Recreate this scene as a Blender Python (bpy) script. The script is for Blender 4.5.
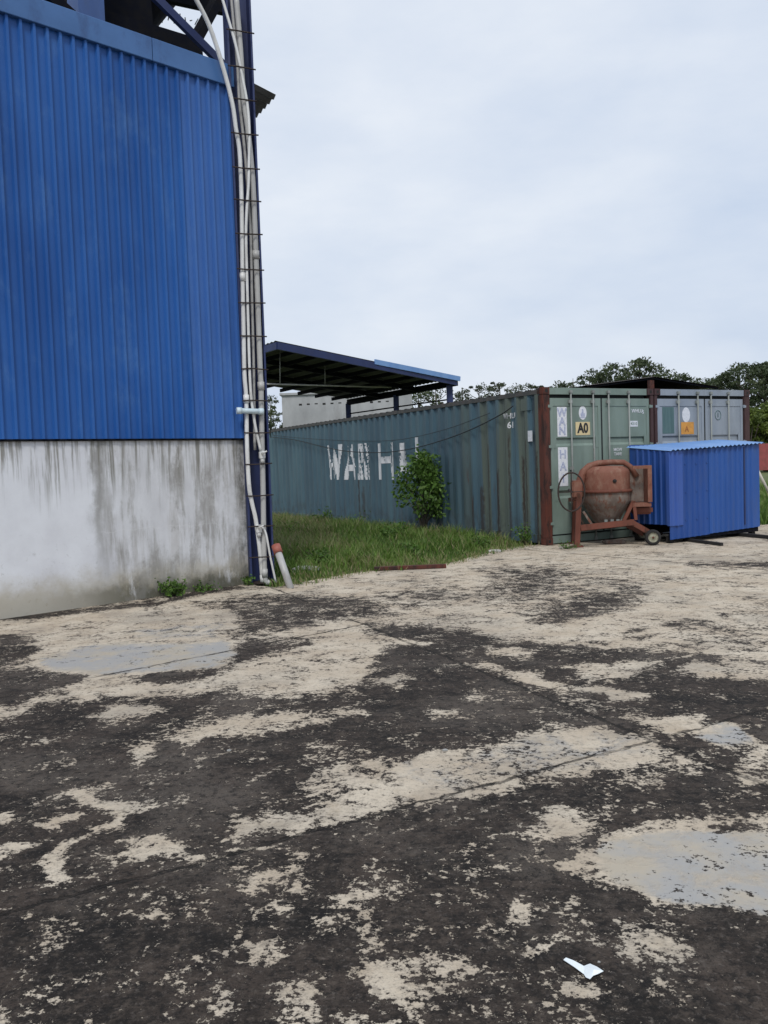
import bpy, math, random
import numpy as np
from mathutils import Vector, Matrix
random.seed(7); RNG = np.random.default_rng(11)
for o in list(bpy.data.objects): bpy.data.objects.remove(o)
SC = bpy.context.scene; COL = SC.collection
# ------------------------------------------------------------------ camera
FPX, PITCH, ROLL, CH = 860.6, .0542, -.0347, 1.4086
cp, sp = math.cos(PITCH), math.sin(PITCH); cr, sr = math.cos(ROLL), math.sin(ROLL)
fw = np.array([0, cp, -sp]); up0 = np.array([0, sp, cp]); rt0 = np.array([1., 0, 0])
UP = -sr*rt0 + cr*up0; RT = cr*rt0 + sr*up0
cam = bpy.data.cameras.new('camera'); camo = bpy.data.objects.new('camera', cam); COL.objects.link(camo)
camo.matrix_world = Matrix(((RT[0], UP[0], -fw[0], 0), (RT[1], UP[1], -fw[1], 0), (RT[2], UP[2], -fw[2], CH), (0, 0, 0, 1)))
cam.sensor_fit = 'VERTICAL'; cam.sensor_height = 24; cam.lens = FPX/1024*24
cam.clip_start = .05; cam.clip_end = 2000; SC.camera = camo
# ------------------------------------------------------------------ world, sun, exposure
SUN_DIR = Vector((-.06, -.62, .78)).normalized()
w = bpy.data.worlds.new('World'); SC.world = w; w.use_nodes = True
nt = w.node_tree; nt.nodes.clear()
def wn(t, **k):
    n = nt.nodes.new(t)
    for a, b in k.items(): setattr(n, a, b)
    return n
sky = wn('ShaderNodeTexSky', sky_type='NISHITA', sun_disc=False)
sky.sun_elevation = math.asin(SUN_DIR.z); sky.sun_rotation = math.atan2(SUN_DIR.x, SUN_DIR.y)
sky.air_density = 1.5; sky.dust_density = 3
tc = wn('ShaderNodeTexCoord'); mp = wn('ShaderNodeMapping'); mp.inputs['Scale'].default_value = (1, 1, 2.6)
mp.inputs['Location'].default_value = (.3, .2, .15)
n1 = wn('ShaderNodeTexNoise'); n1.inputs['Scale'].default_value = 1.9; n1.inputs['Detail'].default_value = 7; n1.inputs['Roughness'].default_value = .5; n1.inputs['Distortion'].default_value = .25
n2 = wn('ShaderNodeTexNoise'); n2.inputs['Scale'].default_value = 6.0; n2.inputs['Detail'].default_value = 8; n2.inputs['Roughness'].default_value = .55
cr1 = wn('ShaderNodeValToRGB')
el = cr1.color_ramp.elements
el[0].position = .34; el[0].color = (6.1, 7.05, 8.65, 1); el[1].position = .62; el[1].color = (8.3, 8.85, 9.7, 1)
add = wn('ShaderNodeMath', operation='MULTIPLY_ADD'); add.inputs[1].default_value = .30
mulb = wn('ShaderNodeMath', operation='MULTIPLY_ADD'); mulb.inputs[1].default_value = .70; mulb.inputs[2].default_value = 0
mix = wn('ShaderNodeMix', data_type='RGBA'); mix.inputs['Factor'].default_value = .93
bg = wn('ShaderNodeBackground'); bg.inputs['Strength'].default_value = .1
ow = wn('ShaderNodeOutputWorld')
L = nt.links.new
L(tc.outputs['Generated'], mp.inputs['Vector']); L(mp.outputs[0], n1.inputs['Vector']); L(mp.outputs[0], n2.inputs['Vector'])
L(n1.outputs['Fac'], mulb.inputs[0]); L(n2.outputs['Fac'], add.inputs[0]); L(mulb.outputs[0], add.inputs[2])
L(add.outputs[0], cr1.inputs['Fac']); L(sky.outputs[0], mix.inputs['A']); L(cr1.outputs[0], mix.inputs['B'])
L(mix.outputs['Result'], bg.inputs['Color']); L(bg.outputs[0], ow.inputs['Surface'])
sl = bpy.data.lights.new('sun', 'SUN'); sl.energy = 2.0; sl.angle = math.radians(14); sl.color = (1, .965, .91)
so = bpy.data.objects.new('sun', sl); COL.objects.link(so); so.location = (-4, -4, 20)
so.rotation_euler = SUN_DIR.to_track_quat('Z', 'Y').to_euler()
SC.view_settings.view_transform = 'Standard'; SC.view_settings.look = 'None'
SC.view_settings.exposure = 0; SC.view_settings.gamma = 1; SC.view_settings.use_curve_mapping = False
SC.render.engine = 'CYCLES'
# ------------------------------------------------------------------ geometry of the place (measured)
O3 = np.array([0, 0, CH])
def ray(x, y): return fw + RT*(x-384)/FPX - UP*(y-512)/FPX
def gr(x, y, z=0.):
    d = ray(x, y); return O3 + d*(z-CH)/d[2]
def at(x, y, dep):                 # point on the sight line at world distance dep along Y
    d = ray(x, y); return O3 + d*dep/d[1]
FA = np.array([-1.7042, 10.6226]); FY = .757; KY = .36          # factory corner, facade bearing
CA = np.array([2.6470, 14.0770]); CY = .4831           # container corner, bearing
def loc2w(P0, yaw, p):
    c, s = math.cos(yaw), math.sin(yaw); return np.array([P0[0]+c*p[0]-s*p[1], P0[1]+s*p[0]+c*p[1], p[2]])
def w2loc(P0, yaw, P):
    c, s = math.cos(yaw), math.sin(yaw); x, y = P[0]-P0[0], P[1]-P0[1]; return (c*x+s*y, -s*x+c*y, P[2])
def onplane(x, y, P0, yaw, off):  # pixel -> local coordinates on the plane local y = off
    c, s = math.cos(yaw), math.sin(yaw); n = np.array([-s, c, 0]); P = np.array([P0[0]-s*off, P0[1]+c*off, 0])
    d = ray(x, y); Q = O3 + d*((P-O3)@n)/(d@n); return w2loc(P0, yaw, Q)
# ------------------------------------------------------------------ material helper
class M:
    def __init__(s, name, rough=.7, metal=0., spec=.5):
        s.m = bpy.data.materials.new(name); s.m.use_nodes = True; s.t = s.m.node_tree
        s.b = s.t.nodes['Principled BSDF']; s.b.inputs['Roughness'].default_value = rough; s.b.inputs['Metallic'].default_value = metal
        s.b.inputs['Specular IOR Level'].default_value = spec
        s.co = s.t.nodes.new('ShaderNodeTexCoord').outputs['Object']; s._xyz = None
    def L(s, a, b): s.t.links.new(a, b)
    def put(s, sock, v):
        if isinstance(v, (int, float)): sock.default_value = v
        elif isinstance(v, (tuple, list)): sock.default_value = tuple(v)+((1,) if len(v) == 3 and sock.type == 'RGBA' else ())
        else: s.L(v, sock)
    def noise(s, scale, detail=6, rough=.6, st=(1, 1, 1), off=(0, 0, 0), dist=0):
        mp = s.t.nodes.new('ShaderNodeMapping'); mp.inputs['Scale'].default_value = st; mp.inputs['Location'].default_value = off
        s.L(s.co, mp.inputs[0]); n = s.t.nodes.new('ShaderNodeTexNoise'); s.L(mp.outputs[0], n.inputs['Vector'])
        n.inputs['Scale'].default_value = scale; n.inputs['Detail'].default_value = detail; n.inputs['Roughness'].default_value = rough; n.inputs['Distortion'].default_value = dist
        return n.outputs['Fac']
    def ma(s, op, a, b=0., c=0.):
        n = s.t.nodes.new('ShaderNodeMath'); n.operation = op
        s.put(n.inputs[0], a); s.put(n.inputs[1], b); s.put(n.inputs[2], c); return n.outputs[0]
    def rng(s, v, a, b, c=0., d=1.):
        n = s.t.nodes.new('ShaderNodeMapRange'); n.interpolation_type = 'SMOOTHSTEP'
        s.put(n.inputs[0], v); n.inputs[1].default_value = a; n.inputs[2].default_value = b; n.inputs[3].default_value = c; n.inputs[4].default_value = d
        return n.outputs[0]
    def mix(s, f, a, b):
        n = s.t.nodes.new('ShaderNodeMix'); n.data_type = 'RGBA'; s.put(n.inputs['Factor'], f); s.put(n.inputs['A'], a); s.put(n.inputs['B'], b)
        return n.outputs['Result']
    def xyz(s):
        if not s._xyz:
            n = s.t.nodes.new('ShaderNodeSeparateXYZ'); s.L(s.co, n.inputs[0]); s._xyz = n.outputs
        return s._xyz
    def attr(s, name):
        n = s.t.nodes.new('ShaderNodeAttribute'); n.attribute_name = name; return n
    def bump(s, h, strength=.3, dist=.01):
        n = s.t.nodes.new('ShaderNodeBump'); n.inputs['Strength'].default_value = strength; n.inputs['Distance'].default_value = dist
        s.L(h, n.inputs['Height']); s.L(n.outputs[0], s.b.inputs['Normal'])
    def out(s, col, rough=None):
        s.put(s.b.inputs['Base Color'], col)
        if rough is not None: s.put(s.b.inputs['Roughness'], rough)
        return s.m
def simple(name, c, c2=None, rough=.6, metal=0., scale=6, st=(1, 1, 1), lo=.4, hi=.65, bump=0):
    k = M(name, rough, metal); n = k.noise(scale, 8, .65, st)
    if bump: k.bump(n, bump, .01)
    c2 = c2 or tuple(v*.7 for v in c)
    return k.out(k.mix(k.rng(n, lo, hi), c, c2))
def painted(name, c, fade, rust=(.13, .045, .02), rlo=.62, rhi=.7, rough=.55, st=(1, 1, .25), dirt=(.06, .055, .05), dirtamt=.35, sc=3.):
    k = M(name, rough)
    col = k.mix(k.rng(k.noise(sc*.6, 6, .6, st), .35, .65), c, fade)
    col = k.mix(k.ma('MULTIPLY', k.rng(k.noise(sc*1.7, 9, .7, st, (3, 1, 7)), .45, .75), dirtamt), col, dirt)
    r = k.rng(k.noise(sc*2.2, 10, .72, st, (9, 4, 2)), rlo, rhi)
    col = k.mix(r, col, rust); k.bump(r, .2, .004)
    return k.out(col, k.rng(r, 0, 1, rough, .9))
# ------------------------------------------------------------------ mesh helper
class MB:
    def __init__(s): s.v = []; s.f = []; s.sm = []
    def add(s, vs, fs, smooth=False):
        n = len(s.v); s.v += [tuple(map(float, v)) for v in vs]; s.f += [tuple(i+n for i in f) for f in fs]; s.sm += [smooth]*len(fs); return s
    def box(s, x0, x1, y0, y1, z0, z1, bev=0.):
        if bev <= 0:
            vs = [(x, y, z) for x in (x0, x1) for y in (y0, y1) for z in (z0, z1)]
            return s.add(vs, [(0, 1, 3, 2), (4, 6, 7, 5), (0, 4, 5, 1), (2, 3, 7, 6), (0, 2, 6, 4), (1, 5, 7, 3)])
        import bmesh
        bm = bmesh.new(); bmesh.ops.create_cube(bm, size=1)
        for q in bm.verts: q.co = Vector(((x0+x1)/2+q.co.x*(x1-x0), (y0+y1)/2+q.co.y*(y1-y0), (z0+z1)/2+q.co.z*(z1-z0)))
        bmesh.ops.bevel(bm, geom=bm.edges[:], offset=bev, segments=2, affect='EDGES'); bm.verts.index_update()
        s.add([q.co[:] for q in bm.verts], [[q.index for q in f.verts] for f in bm.faces]); bm.free(); return s
    def bar(s, a, b, wx, wy, up=(0, 0, 1)):          # rectangular bar from a to b
        a, b = Vector(a), Vector(b); d = (b-a).normalized(); u = Vector(up)
        if abs(d.dot(u)) > .98: u = Vector((0, 1, 0))
        x = d.cross(u).normalized()*wx/2; y = x.cross(d).normalized()*wy/2
        vs = [p+i*x+j*y for p in (a, b) for i, j in ((-1, -1), (1, -1), (1, 1), (-1, 1))]
        return s.add(vs, [(3, 2, 1, 0), (4, 5, 6, 7), (0, 1, 5, 4), (1, 2, 6, 5), (2, 3, 7, 6), (3, 0, 4, 7)])
    def tube(s, pts, r, n=10, closed=False, cap=True):
        pts = [Vector(p) for p in pts]; N = len(pts); rs = r if isinstance(r, (list, tuple)) else [r]*N
        vs = []; prev = None
        for i, p in enumerate(pts):
            if closed: d = pts[(i+1) % N]-pts[i-1]
            else: d = pts[min(i+1, N-1)]-pts[max(i-1, 0)]
            d.normalize()
            if prev is None:
                prev = d.cross(Vector((0, 0, 1)) if abs(d.z) < .9 else Vector((1, 0, 0))).normalized()
            a = (prev-d*prev.dot(d)).normalized(); prev = a; b = d.cross(a)
            vs += [p+rs[i]*(math.cos(t)*a+math.sin(t)*b) for t in [2*math.pi*k/n for k in range(n)]]
        fs = []
        for i in range(N if closed else N-1):
            j = (i+1) % N
            fs += [(i*n+k, i*n+(k+1) % n, j*n+(k+1) % n, j*n+k) for k in range(n)]
        s.add(vs, fs, True)
        if cap and not closed:
            m = len(s.v)-N*n; s.f += [tuple(m+k for k in range(n))[::-1], tuple(m+(N-1)*n+k for k in range(n))]; s.sm += [False, False]
        return s
    def lathe(s, prof, axis='z', c=(0, 0, 0), n=28):
        vs = []
        for r, h in prof:
            for k in range(n):
                t = 2*math.pi*k/n; a, b = r*math.cos(t), r*math.sin(t)
                vs.append((c[0]+a, c[1]+b, c[2]+h) if axis == 'z' else (c[0]+a, c[1]+h, c[2]+b) if axis == 'y' else (c[0]+h, c[1]+a, c[2]+b))
        fs = [(i*n+k, i*n+(k+1) % n, (i+1)*n+(k+1) % n, (i+1)*n+k) for i in range(len(prof)-1) for k in range(n)]
        return s.add(vs, fs, True)
    def prism(s, poly, y0, y1, ax='y'):              # polygon in (x,z) extruded in y, or (x,y) extruded in z
        n = len(poly); g = (lambda p, h: (p[0], h, p[1])) if ax == 'y' else (lambda p, h: (p[0], p[1], h)) if ax == 'z' else (lambda p, h: (h, p[0], p[1]))
        vs = [g(p, y0) for p in poly]+[g(p, y1) for p in poly]
        return s.add(vs, [tuple(range(n)), tuple(range(2*n-1, n-1, -1))]+[(i, (i+1) % n, n+(i+1) % n, n+i) for i in range(n)])
    def sheet(s, prof, h0, h1, fn, thick=None):      # profile [(u,d)] swept from h0 to h1, fn(u,d,h)->xyz
        n = len(prof); vs = [fn(u, d, h0) for u, d in prof]+[fn(u, d, h1) for u, d in prof]
        return s.add(vs, [(i, i+1, n+i+1, n+i) for i in range(n-1)])
    def build(s, name, mat, parent=None, label=None, bevel=0):
        me = bpy.data.meshes.new(name); me.from_pydata(s.v, [], s.f); me.update()
        me.polygons.foreach_set('use_smooth', s.sm); me.materials.append(mat)
        o = bpy.data.objects.new(name, me); COL.objects.link(o)
        if parent: o.parent = parent
        if label: o['label'] = label
        if bevel:
            b = o.modifiers.new('bevel', 'BEVEL'); b.width = bevel; b.segments = 2; b.limit_method = 'ANGLE'
        return o
def tag(o, label, cat, group=None):
    o['label'] = label; o['category'] = cat
    if group: o['group'] = group
    return o
def T(name, label, cat, loc=(0, 0, 0), rz=0, group=None):
    o = bpy.data.objects.new(name, None); COL.objects.link(o); o.location = [float(v) for v in loc]; o.rotation_euler = (0, 0, rz); o.empty_display_size = .2
    return tag(o, label, cat, group)
def K(o, kind): o['kind'] = kind; return o
def copy_tree(o, parent=None):
    c = o.copy(); COL.objects.link(c)
    if parent: c.parent = parent
    for ch in list(o.children): copy_tree(ch, c)
    return c
def text(name, s, size, mat, parent, fn, offset=0., font_w=1., label=None):
    """letters as thin solid mesh; fn maps (x,y) text plane -> xyz with a depth d"""
    cu = bpy.data.curves.new('tmp', 'FONT'); cu.body = s; cu.size = size; cu.offset = offset; cu.align_x = 'CENTER'; cu.align_y = 'CENTER'; cu.extrude = .0015; cu.resolution_u = 3
    o = bpy.data.objects.new('tmp', cu); COL.objects.link(o); bpy.context.view_layer.update()
    me = bpy.data.meshes.new_from_object(o.evaluated_get(bpy.context.evaluated_depsgraph_get())); bpy.data.objects.remove(o)
    for v in me.vertices: v.co = Vector(fn(v.co.x*font_w, v.co.y, v.co.z))
    me.materials.clear(); me.materials.append(mat); me.name = name
    q = bpy.data.objects.new(name, me); COL.objects.link(q); q.parent = parent
    if label: q['label'] = label
    return q
def quads(name, V, mat, parent=None, tint=None):     # V: (N,4,3) array of leaf quads
    N = len(V); me = bpy.data.meshes.new(name)
    me.vertices.add(N*4); me.vertices.foreach_set('co', np.asarray(V, np.float32).ravel())
    me.loops.add(N*4); me.loops.foreach_set('vertex_index', np.arange(N*4, dtype=np.int32))
    me.polygons.add(N); me.polygons.foreach_set('loop_start', np.arange(0, N*4, 4, dtype=np.int32)); me.polygons.foreach_set('loop_total', np.full(N, 4, np.int32))
    me.update(calc_edges=True)
    if tint is not None:
        a = me.attributes.new('tint', 'FLOAT', 'FACE'); a.data.foreach_set('value', np.asarray(tint, np.float32))
    me.materials.append(mat); o = bpy.data.objects.new(name, me); COL.objects.link(o)
    if parent: o.parent = parent
    return o
def leaf_quads(C, size, aspect=.45, droop=.3):
    N = len(C); d = RNG.normal(size=(N, 3)); d[:, 2] -= droop; d /= np.linalg.norm(d, axis=1)[:, None]
    q = RNG.normal(size=(N, 3)); q[:, 2] *= .6; s = np.cross(d, q); s /= np.linalg.norm(s, axis=1)[:, None]+1e-9
    L_ = (size*RNG.uniform(.6, 1.3, N))[:, None]; 
    return np.stack([C-d*L_/2, C+s*L_*aspect/2, C+d*L_/2, C-s*L_*aspect/2], 1)
# ------------------------------------------------------------------ materials
def leafmat(name, a, b, c):
    k = M(name, .55, 0, .3); t = k.attr('tint').outputs['Fac']
    col = k.mix(k.rng(t, 0, .55), a, b); col = k.mix(k.rng(t, .6, 1), col, c)
    k.out(col)
    tr = k.t.nodes.new('ShaderNodeBsdfTranslucent'); k.L(col, tr.inputs[0]); mx = k.t.nodes.new('ShaderNodeMixShader'); mx.inputs[0].default_value = .25
    k.L(k.b.outputs[0], mx.inputs[1]); k.L(tr.outputs[0], mx.inputs[2]); k.L(mx.outputs[0], k.t.nodes['Material Output'].inputs['Surface'])
    return k.m
m_tree = leafmat('rubber_tree_leaves', (.034, .050, .024), (.066, .090, .042), (.105, .125, .06))
m_tree2 = leafmat('bright_leaves', (.07, .10, .02), (.12, .165, .03), (.18, .21, .05))
m_thin = leafmat('sparse_leaves', (.04, .052, .03), (.065, .08, .045), (.10, .11, .06))
m_bush = leafmat('bush_leaves', (.04, .085, .015), (.075, .15, .025), (.14, .23, .05))
m_grass = leafmat('grass_blades', (.055, .11, .02), (.13, .22, .04), (.27, .23, .13))
m_bark = simple('bark', (.10, .085, .07), (.05, .04, .035), .9, scale=9, st=(1, 1, .3), bump=.4)
m_bark_pale = simple('pale_bark', (.17, .16, .145), (.09, .08, .07), .9, scale=5)
m_navy = painted('navy_paint', (.010, .020, .085), (.016, .03, .11), rlo=.68, rhi=.74, dirtamt=.2)
m_blue_steel = painted('blue_steel_paint', (.030, .075, .22), (.045, .10, .27), rlo=.72, rhi=.78, dirtamt=.25)
m_dark_steel = simple('dark_steel', (.004, .005, .010), (.008, .008, .010), .8); m_dark_steel.node_tree.nodes['Principled BSDF'].inputs['Specular IOR Level'].default_value = .1
m_pvc = painted('white_pvc', (.70, .71, .71), (.60, .60, .59), rust=(.30, .27, .23), rlo=.6, rhi=.8, rough=.4, dirt=(.22, .20, .17), dirtamt=.4, st=(1, 1, .4), sc=6)
m_pvcg = painted('grey_pvc', (.36, .36, .36), (.43, .43, .42), rust=(.22, .20, .18), rlo=.6, rhi=.8, rough=.45, dirt=(.17, .16, .14), dirtamt=.4, sc=6)
m_bluewhite = simple('pale_blue_pvc', (.55, .66, .72), (.45, .55, .6), .4)
m_rung = simple('rusty_rebar', (.035, .022, .018), (.02, .014, .012), .8, scale=30)
m_redcap = simple("red_cap", (.33, .10, .07), (.24, .08, .06), .6, scale=14)
m_rust = painted('rust_red_paint', (.11, .033, .020), (.15, .045, .027), rust=(.06, .025, .015), rlo=.52, rhi=.68, rough=.8, dirtamt=.3, sc=5)
m_rustpost = painted('rusty_post', (.105, .026, .015), (.07, .022, .015), rust=(.025, .012, .010), rlo=.46, rhi=.60, rough=.85, dirtamt=.3, sc=4)
m_orange = painted('orange_mixer_paint', (.145, .050, .031), (.19, .075, .048), rust=(.12, .035, .02), rlo=.55, rhi=.7, rough=.75, dirt=(.34, .27, .2), dirtamt=.35, sc=5, st=(1, 1, .7))
m_cement = painted('cement_caked_steel', (.11, .085, .072), (.17, .14, .12), rust=(.13, .05, .03), rlo=.48, rhi=.66, rough=.95, dirt=(.3, .27, .24), dirtamt=.5, sc=7, st=(1, 1, .5))
m_black = simple('black_rubber', (.012, .012, .012), (.022, .02, .02), .85)
m_gasket = simple('door_gasket', (.008, .012, .014), (.014, .018, .02), .8)
m_wheelhub = simple('wheel_hub', (.30, .30, .22), (.18, .17, .13), .7, scale=30)
m_galv = painted('galvanised_bar', (.26, .28, .27), (.20, .22, .21), rust=(.16, .10, .07), rlo=.55, rhi=.72, rough=.5, dirtamt=.3, sc=5)
m_white = simple('white_decal', (.66, .68, .72), (.5, .53, .58), .7, scale=25, lo=.45, hi=.7)
m_whitepaint = simple('flaked_white_paint', (.66, .67, .69), (.5, .51, .54), .7, scale=12, lo=.5, hi=.8)
m_inkblue = simple('faded_blue_ink', (.27, .31, .46), (.50, .53, .64), .7, scale=30, lo=.35, hi=.7)
m_cream = simple('cream_decal', (.64, .53, .30), (.58, .48, .28), .6, scale=14)
m_ochre = simple('ochre_decal', (.62, .29, .06), (.5, .24, .05), .6, scale=14)
m_ink = simple('black_ink', (.012, .012, .014), (.03, .03, .03), .6)
m_cable = simple('black_cable', (.012, .013, .016), None, .6)
m_greenpaint = painted('green_container_paint', (.15, .205, .180), (.195, .255, .225), rust=(.10, .05, .03), rlo=.66, rhi=.72, dirt=(.05, .06, .05), dirtamt=.3)
m_greypaint = painted('grey_blue_container_paint', (.22, .26, .315), (.27, .31, .36), rust=(.12, .06, .04), rlo=.68, rhi=.74, dirt=(.07, .08, .09), dirtamt=.3)
m_teal = simple('teal_repaint', (.06, .12, .125), (.09, .16, .165), .6, scale=3, st=(4, 1, .5))
m_roofrust = painted('dark_rusty_roof', (.035, .030, .028), (.05, .04, .035), rust=(.07, .03, .02), rlo=.5, rhi=.7, rough=.9)
m_blueboxb = painted('blue_sheet_paint_faded', (.015, .072, .28), (.02, .086, .32), rust=(.04, .05, .12), rlo=.68, rhi=.8, rough=.4, dirt=(.06, .08, .14), dirtamt=.35, st=(1, 1, .2))
m_bluebox = painted('blue_sheet_paint', (.009, .052, .235), (.014, .068, .28), rust=(.04, .05, .12), rlo=.68, rhi=.8, rough=.4, dirt=(.06, .08, .14), dirtamt=.3, st=(1, 1, .2))
m_blueroof = painted('pale_blue_roof_sheet', (.13, .26, .54), (.17, .31, .58), rust=(.2, .25, .35), rlo=.62, rhi=.8, rough=.4, dirtamt=.1)
m_block = None
# facade cladding
k = M('blue_cladding', .42, 0, .28); X = k.xyz()
base = k.mix(k.rng(k.noise(.9, 4, .5, (1, 1, .5)), .3, .7), (.015, .078, .285), (.028, .118, .38))
base = k.mix(k.ma('MULTIPLY', k.rng(k.noise(2.2, 9, .7, (1, 1, .55), (4, 0, 1)), .50, .76), .26), base, (.15, .29, .50))   # chalky fade
base = k.mix(k.ma('MULTIPLY', k.rng(k.noise(7, 8, .7, (2, 1, .07), (1, 0, 5)), .56, .8), .4), base, (.015, .04, .13))   # run-off streaks
base = k.mix(k.rng(X[0], -.67, -.655, 0, .45), base, (.075, .175, .46))   # newer sheets at the corner are paler
base = k.mix(k.ma('MULTIPLY', k.rng(k.noise(40, 6, .7), .68, .74), .5), base, (.2, .26, .4))
m_clad = k.out(base)
k = M('blue_flashing', .42)
base = k.mix(k.rng(k.noise(1.3, 5, .6), .35, .65), (.04, .115, .29), (.055, .145, .35))
base = k.mix(k.ma('MULTIPLY', k.rng(k.noise(2.6, 9, .7, (1, 1, .5), (2, 5, 0)), .5, .7), .6), base, (.02, .045, .14)); m_flash = k.out(base)
# facade masonry
k = M('stained_plaster', .9); X = k.xyz(); x, z = X[0], X[2]
wob = k.ma('MULTIPLY', k.ma('SUBTRACT', k.noise(3, 6, .65, (1, 1, .6)), .5), .5)
xw = k.ma('ADD', x, wob)
clean = k.mix(k.rng(k.noise(1.5, 7, .6), .35, .7), (.68, .70, .74), (.58, .59, .63))
grey = k.mix(k.rng(k.noise(2.6, 9, .68, (1, 1, .45)), .32, .68), (.29, .285, .275), (.52, .52, .53))
zone = k.rng(xw, -1.95, -1.65)
zone = k.ma('MULTIPLY', zone, k.rng(k.noise(6.5, 7, .65, (1, 1, .12), (0, 0, 3)), .62, .40))
zone2 = k.ma('MULTIPLY', k.rng(xw, -1.8, -1.6), .35)
col = k.mix(k.ma('MAXIMUM', zone, zone2), clean, grey)
bandx = k.ma('SUBTRACT', 1., k.rng(k.ma('ABSOLUTE', k.ma('ADD', xw, 1.86)), .0, .16))
col = k.mix(k.ma('MULTIPLY', bandx, k.rng(z, .1, 1.4, .25, .8)), col, (.20, .195, .18))
drip = k.rng(k.noise(13, 6, .65, (1, 1, .05), (0, 0, 9)), .47, .60)
fade = k.rng(k.ma('ADD', z, k.ma('MULTIPLY', k.noise(7, 5, .6, (1, 1, .03), (5, 0, 0)), 1.5)), 1.75, 2.45)
col = k.mix(k.ma('MULTIPLY', k.ma('MULTIPLY', drip, fade), .85), col, (.17, .165, .14))
cr_ = k.rng(k.ma('ADD', z, k.ma('MULTIPLY', k.noise(1.2, 7, .6, (1, 1, 1), (7, 0, 0)), .35)), .98, .92)
sc1 = k.ma('MULTIPLY', k.rng(k.noise(14, 10, .75, (1, 1, 1.2)), .55, .7), k.rng(z, 1.2, 0.0))
col = k.mix(k.ma('MULTIPLY', sc1, .6), col, (.12, .115, .10))
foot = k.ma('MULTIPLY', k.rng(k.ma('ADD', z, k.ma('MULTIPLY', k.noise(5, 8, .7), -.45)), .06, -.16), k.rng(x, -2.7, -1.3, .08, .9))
col = k.mix(k.ma('MULTIPLY', k.rng(k.ma('ADD', z, k.ma('MULTIPLY', k.noise(4, 9, .7, (1, 1, 1), (3, 3, 3)), -.5)), .22, -.12), .75), col, (.36, .32, .23))
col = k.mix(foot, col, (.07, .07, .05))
edge = k.ma('MULTIPLY', k.rng(xw, -.22, -.02), k.rng(k.noise(8, 9, .7, (1, 1, .6)), .4, .62))
col = k.mix(k.ma('MULTIPLY', edge, .8), col, (.09, .09, .075))
crk = k.ma('SUBTRACT', 1., k.rng(k.ma('ABSOLUTE', k.ma('SUBTRACT', k.ma('ADD', z, k.ma('MULTIPLY', k.noise(2.2, 8, .7), .3)), .93)), .0, .012))
col = k.mix(k.ma('MULTIPLY', crk, k.ma('MULTIPLY', k.rng(xw, -1.9, -1.7), .35)), col, (.62, .63, .64))
col = k.mix(k.ma('MULTIPLY', k.ma('MULTIPLY', k.rng(k.noise(3.4, 12, .74, (1, 1, .8), (1, 1, 8)), .47, .60), zone), .55), col, (.22, .215, .20))
col = k.mix(k.ma('MULTIPLY', k.ma('MULTIPLY', k.rng(k.noise(5, 11, .74, (1, 1, .25), (4, 1, 8)), .55, .66), k.rng(xw, -1.9, -1.6)), .6), col, (.66, .67, .70))
col = k.mix(k.ma('MULTIPLY', k.rng(k.noise(55, 6, .75, (1, 1, 1)), .60, .72), .35), col, (.2, .2, .19))
k.bump(k.noise(9, 10, .7), .35, .01); m_plaster = k.out(col)
# container side (x is across, y runs along the side)
k = M('weathered_blue_container', .55); X = k.xyz(); y, z = X[1], X[2]
base = k.mix(k.rng(k.noise(.9, 6, .6, (1, 1, .5)), .3, .7), (.048, .100, .138), (.074, .135, .165))
base = k.mix(k.ma('MULTIPLY', k.rng(k.noise(3, 8, .65, (1, 1, .12), (2, 2, 0)), .45, .62), .55), base, (.045, .075, .10))
near = k.rng(k.ma('ADD', y, k.ma('MULTIPLY', k.noise(3, 4, .5, (1, 1, .02)), 1.4)), 3.9, 2.2)
olive = k.ma('MULTIPLY', near, k.rng(k.noise(2.6, 4, .5, (1, 1, .03), (0, 1.3, 0)), .47, .53))
base = k.mix(k.ma('MULTIPLY', olive, .75), base, (.10, .115, .08))
for y0_, hw_, zt_, am_ in ((.22, .035, 1.55, .9), (.50, .02, 1.75, .8), (.62, .03, 1.5, .9), (.98, .022, 1.9, .7), (1.35, .05, 1.25, .95), (1.62, .03, 1.75, .7), (1.85, .05, .95, .8), (2.15, .04, .8, .7), (.30, .03, 2.5, .5), (7.0, .03, 1.1, .8), (6.4, .025, 1.0, .5), (6.75, .04, .9, .6)):
    yy_ = k.ma('ABSOLUTE', k.ma('ADD', k.ma('SUBTRACT', y, y0_), k.ma('MULTIPLY', k.ma('SUBTRACT', k.noise(5, 8, .7, (1, 1, 1), (y0_, 0, 0)), .5), .14)))
    g_ = k.ma('MULTIPLY', k.rng(yy_, hw_*.6, hw_*1.6, 1, 0), k.rng(k.ma('ADD', z, k.ma('MULTIPLY', k.noise(9, 8, .7, (1, 1, .5)), .9)), zt_+.5, zt_+.35, 0, am_))
    base = k.mix(k.ma('MULTIPLY', g_, k.rng(k.noise(16, 8, .75, (1, 1, .4), (0, y0_, 0)), .36, .46)), base, (.032, .018, .013))
rs = k.ma('MULTIPLY', k.rng(k.noise(11, 9, .7, (1, 1, .07), (0, 4, 0)), .60, .68), k.rng(k.ma('ADD', z, k.ma('MULTIPLY', k.noise(6, 3, .5, (1, 1, .02)), 1.6)), 2.7, 2.0))
base = k.mix(k.ma('MULTIPLY', rs, k.rng(y, 8, 2.2, .15, .95)), base, (.075, .04, .028))
s2 = k.rng(k.noise(7, 10, .72, (1, 1, .28), (0, 8, 3)), .70, .74)
base = k.mix(s2, base, (.06, .03, .02))
low = k.ma('MULTIPLY', k.rng(k.noise(5, 10, .7, (1, 1, .8), (3, 0, 0)), .45, .6), k.rng(z, .75, .15))
base = k.mix(k.ma('MULTIPLY', low, .6), base, (.04, .045, .045)); m_side = k.out(base)
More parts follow.
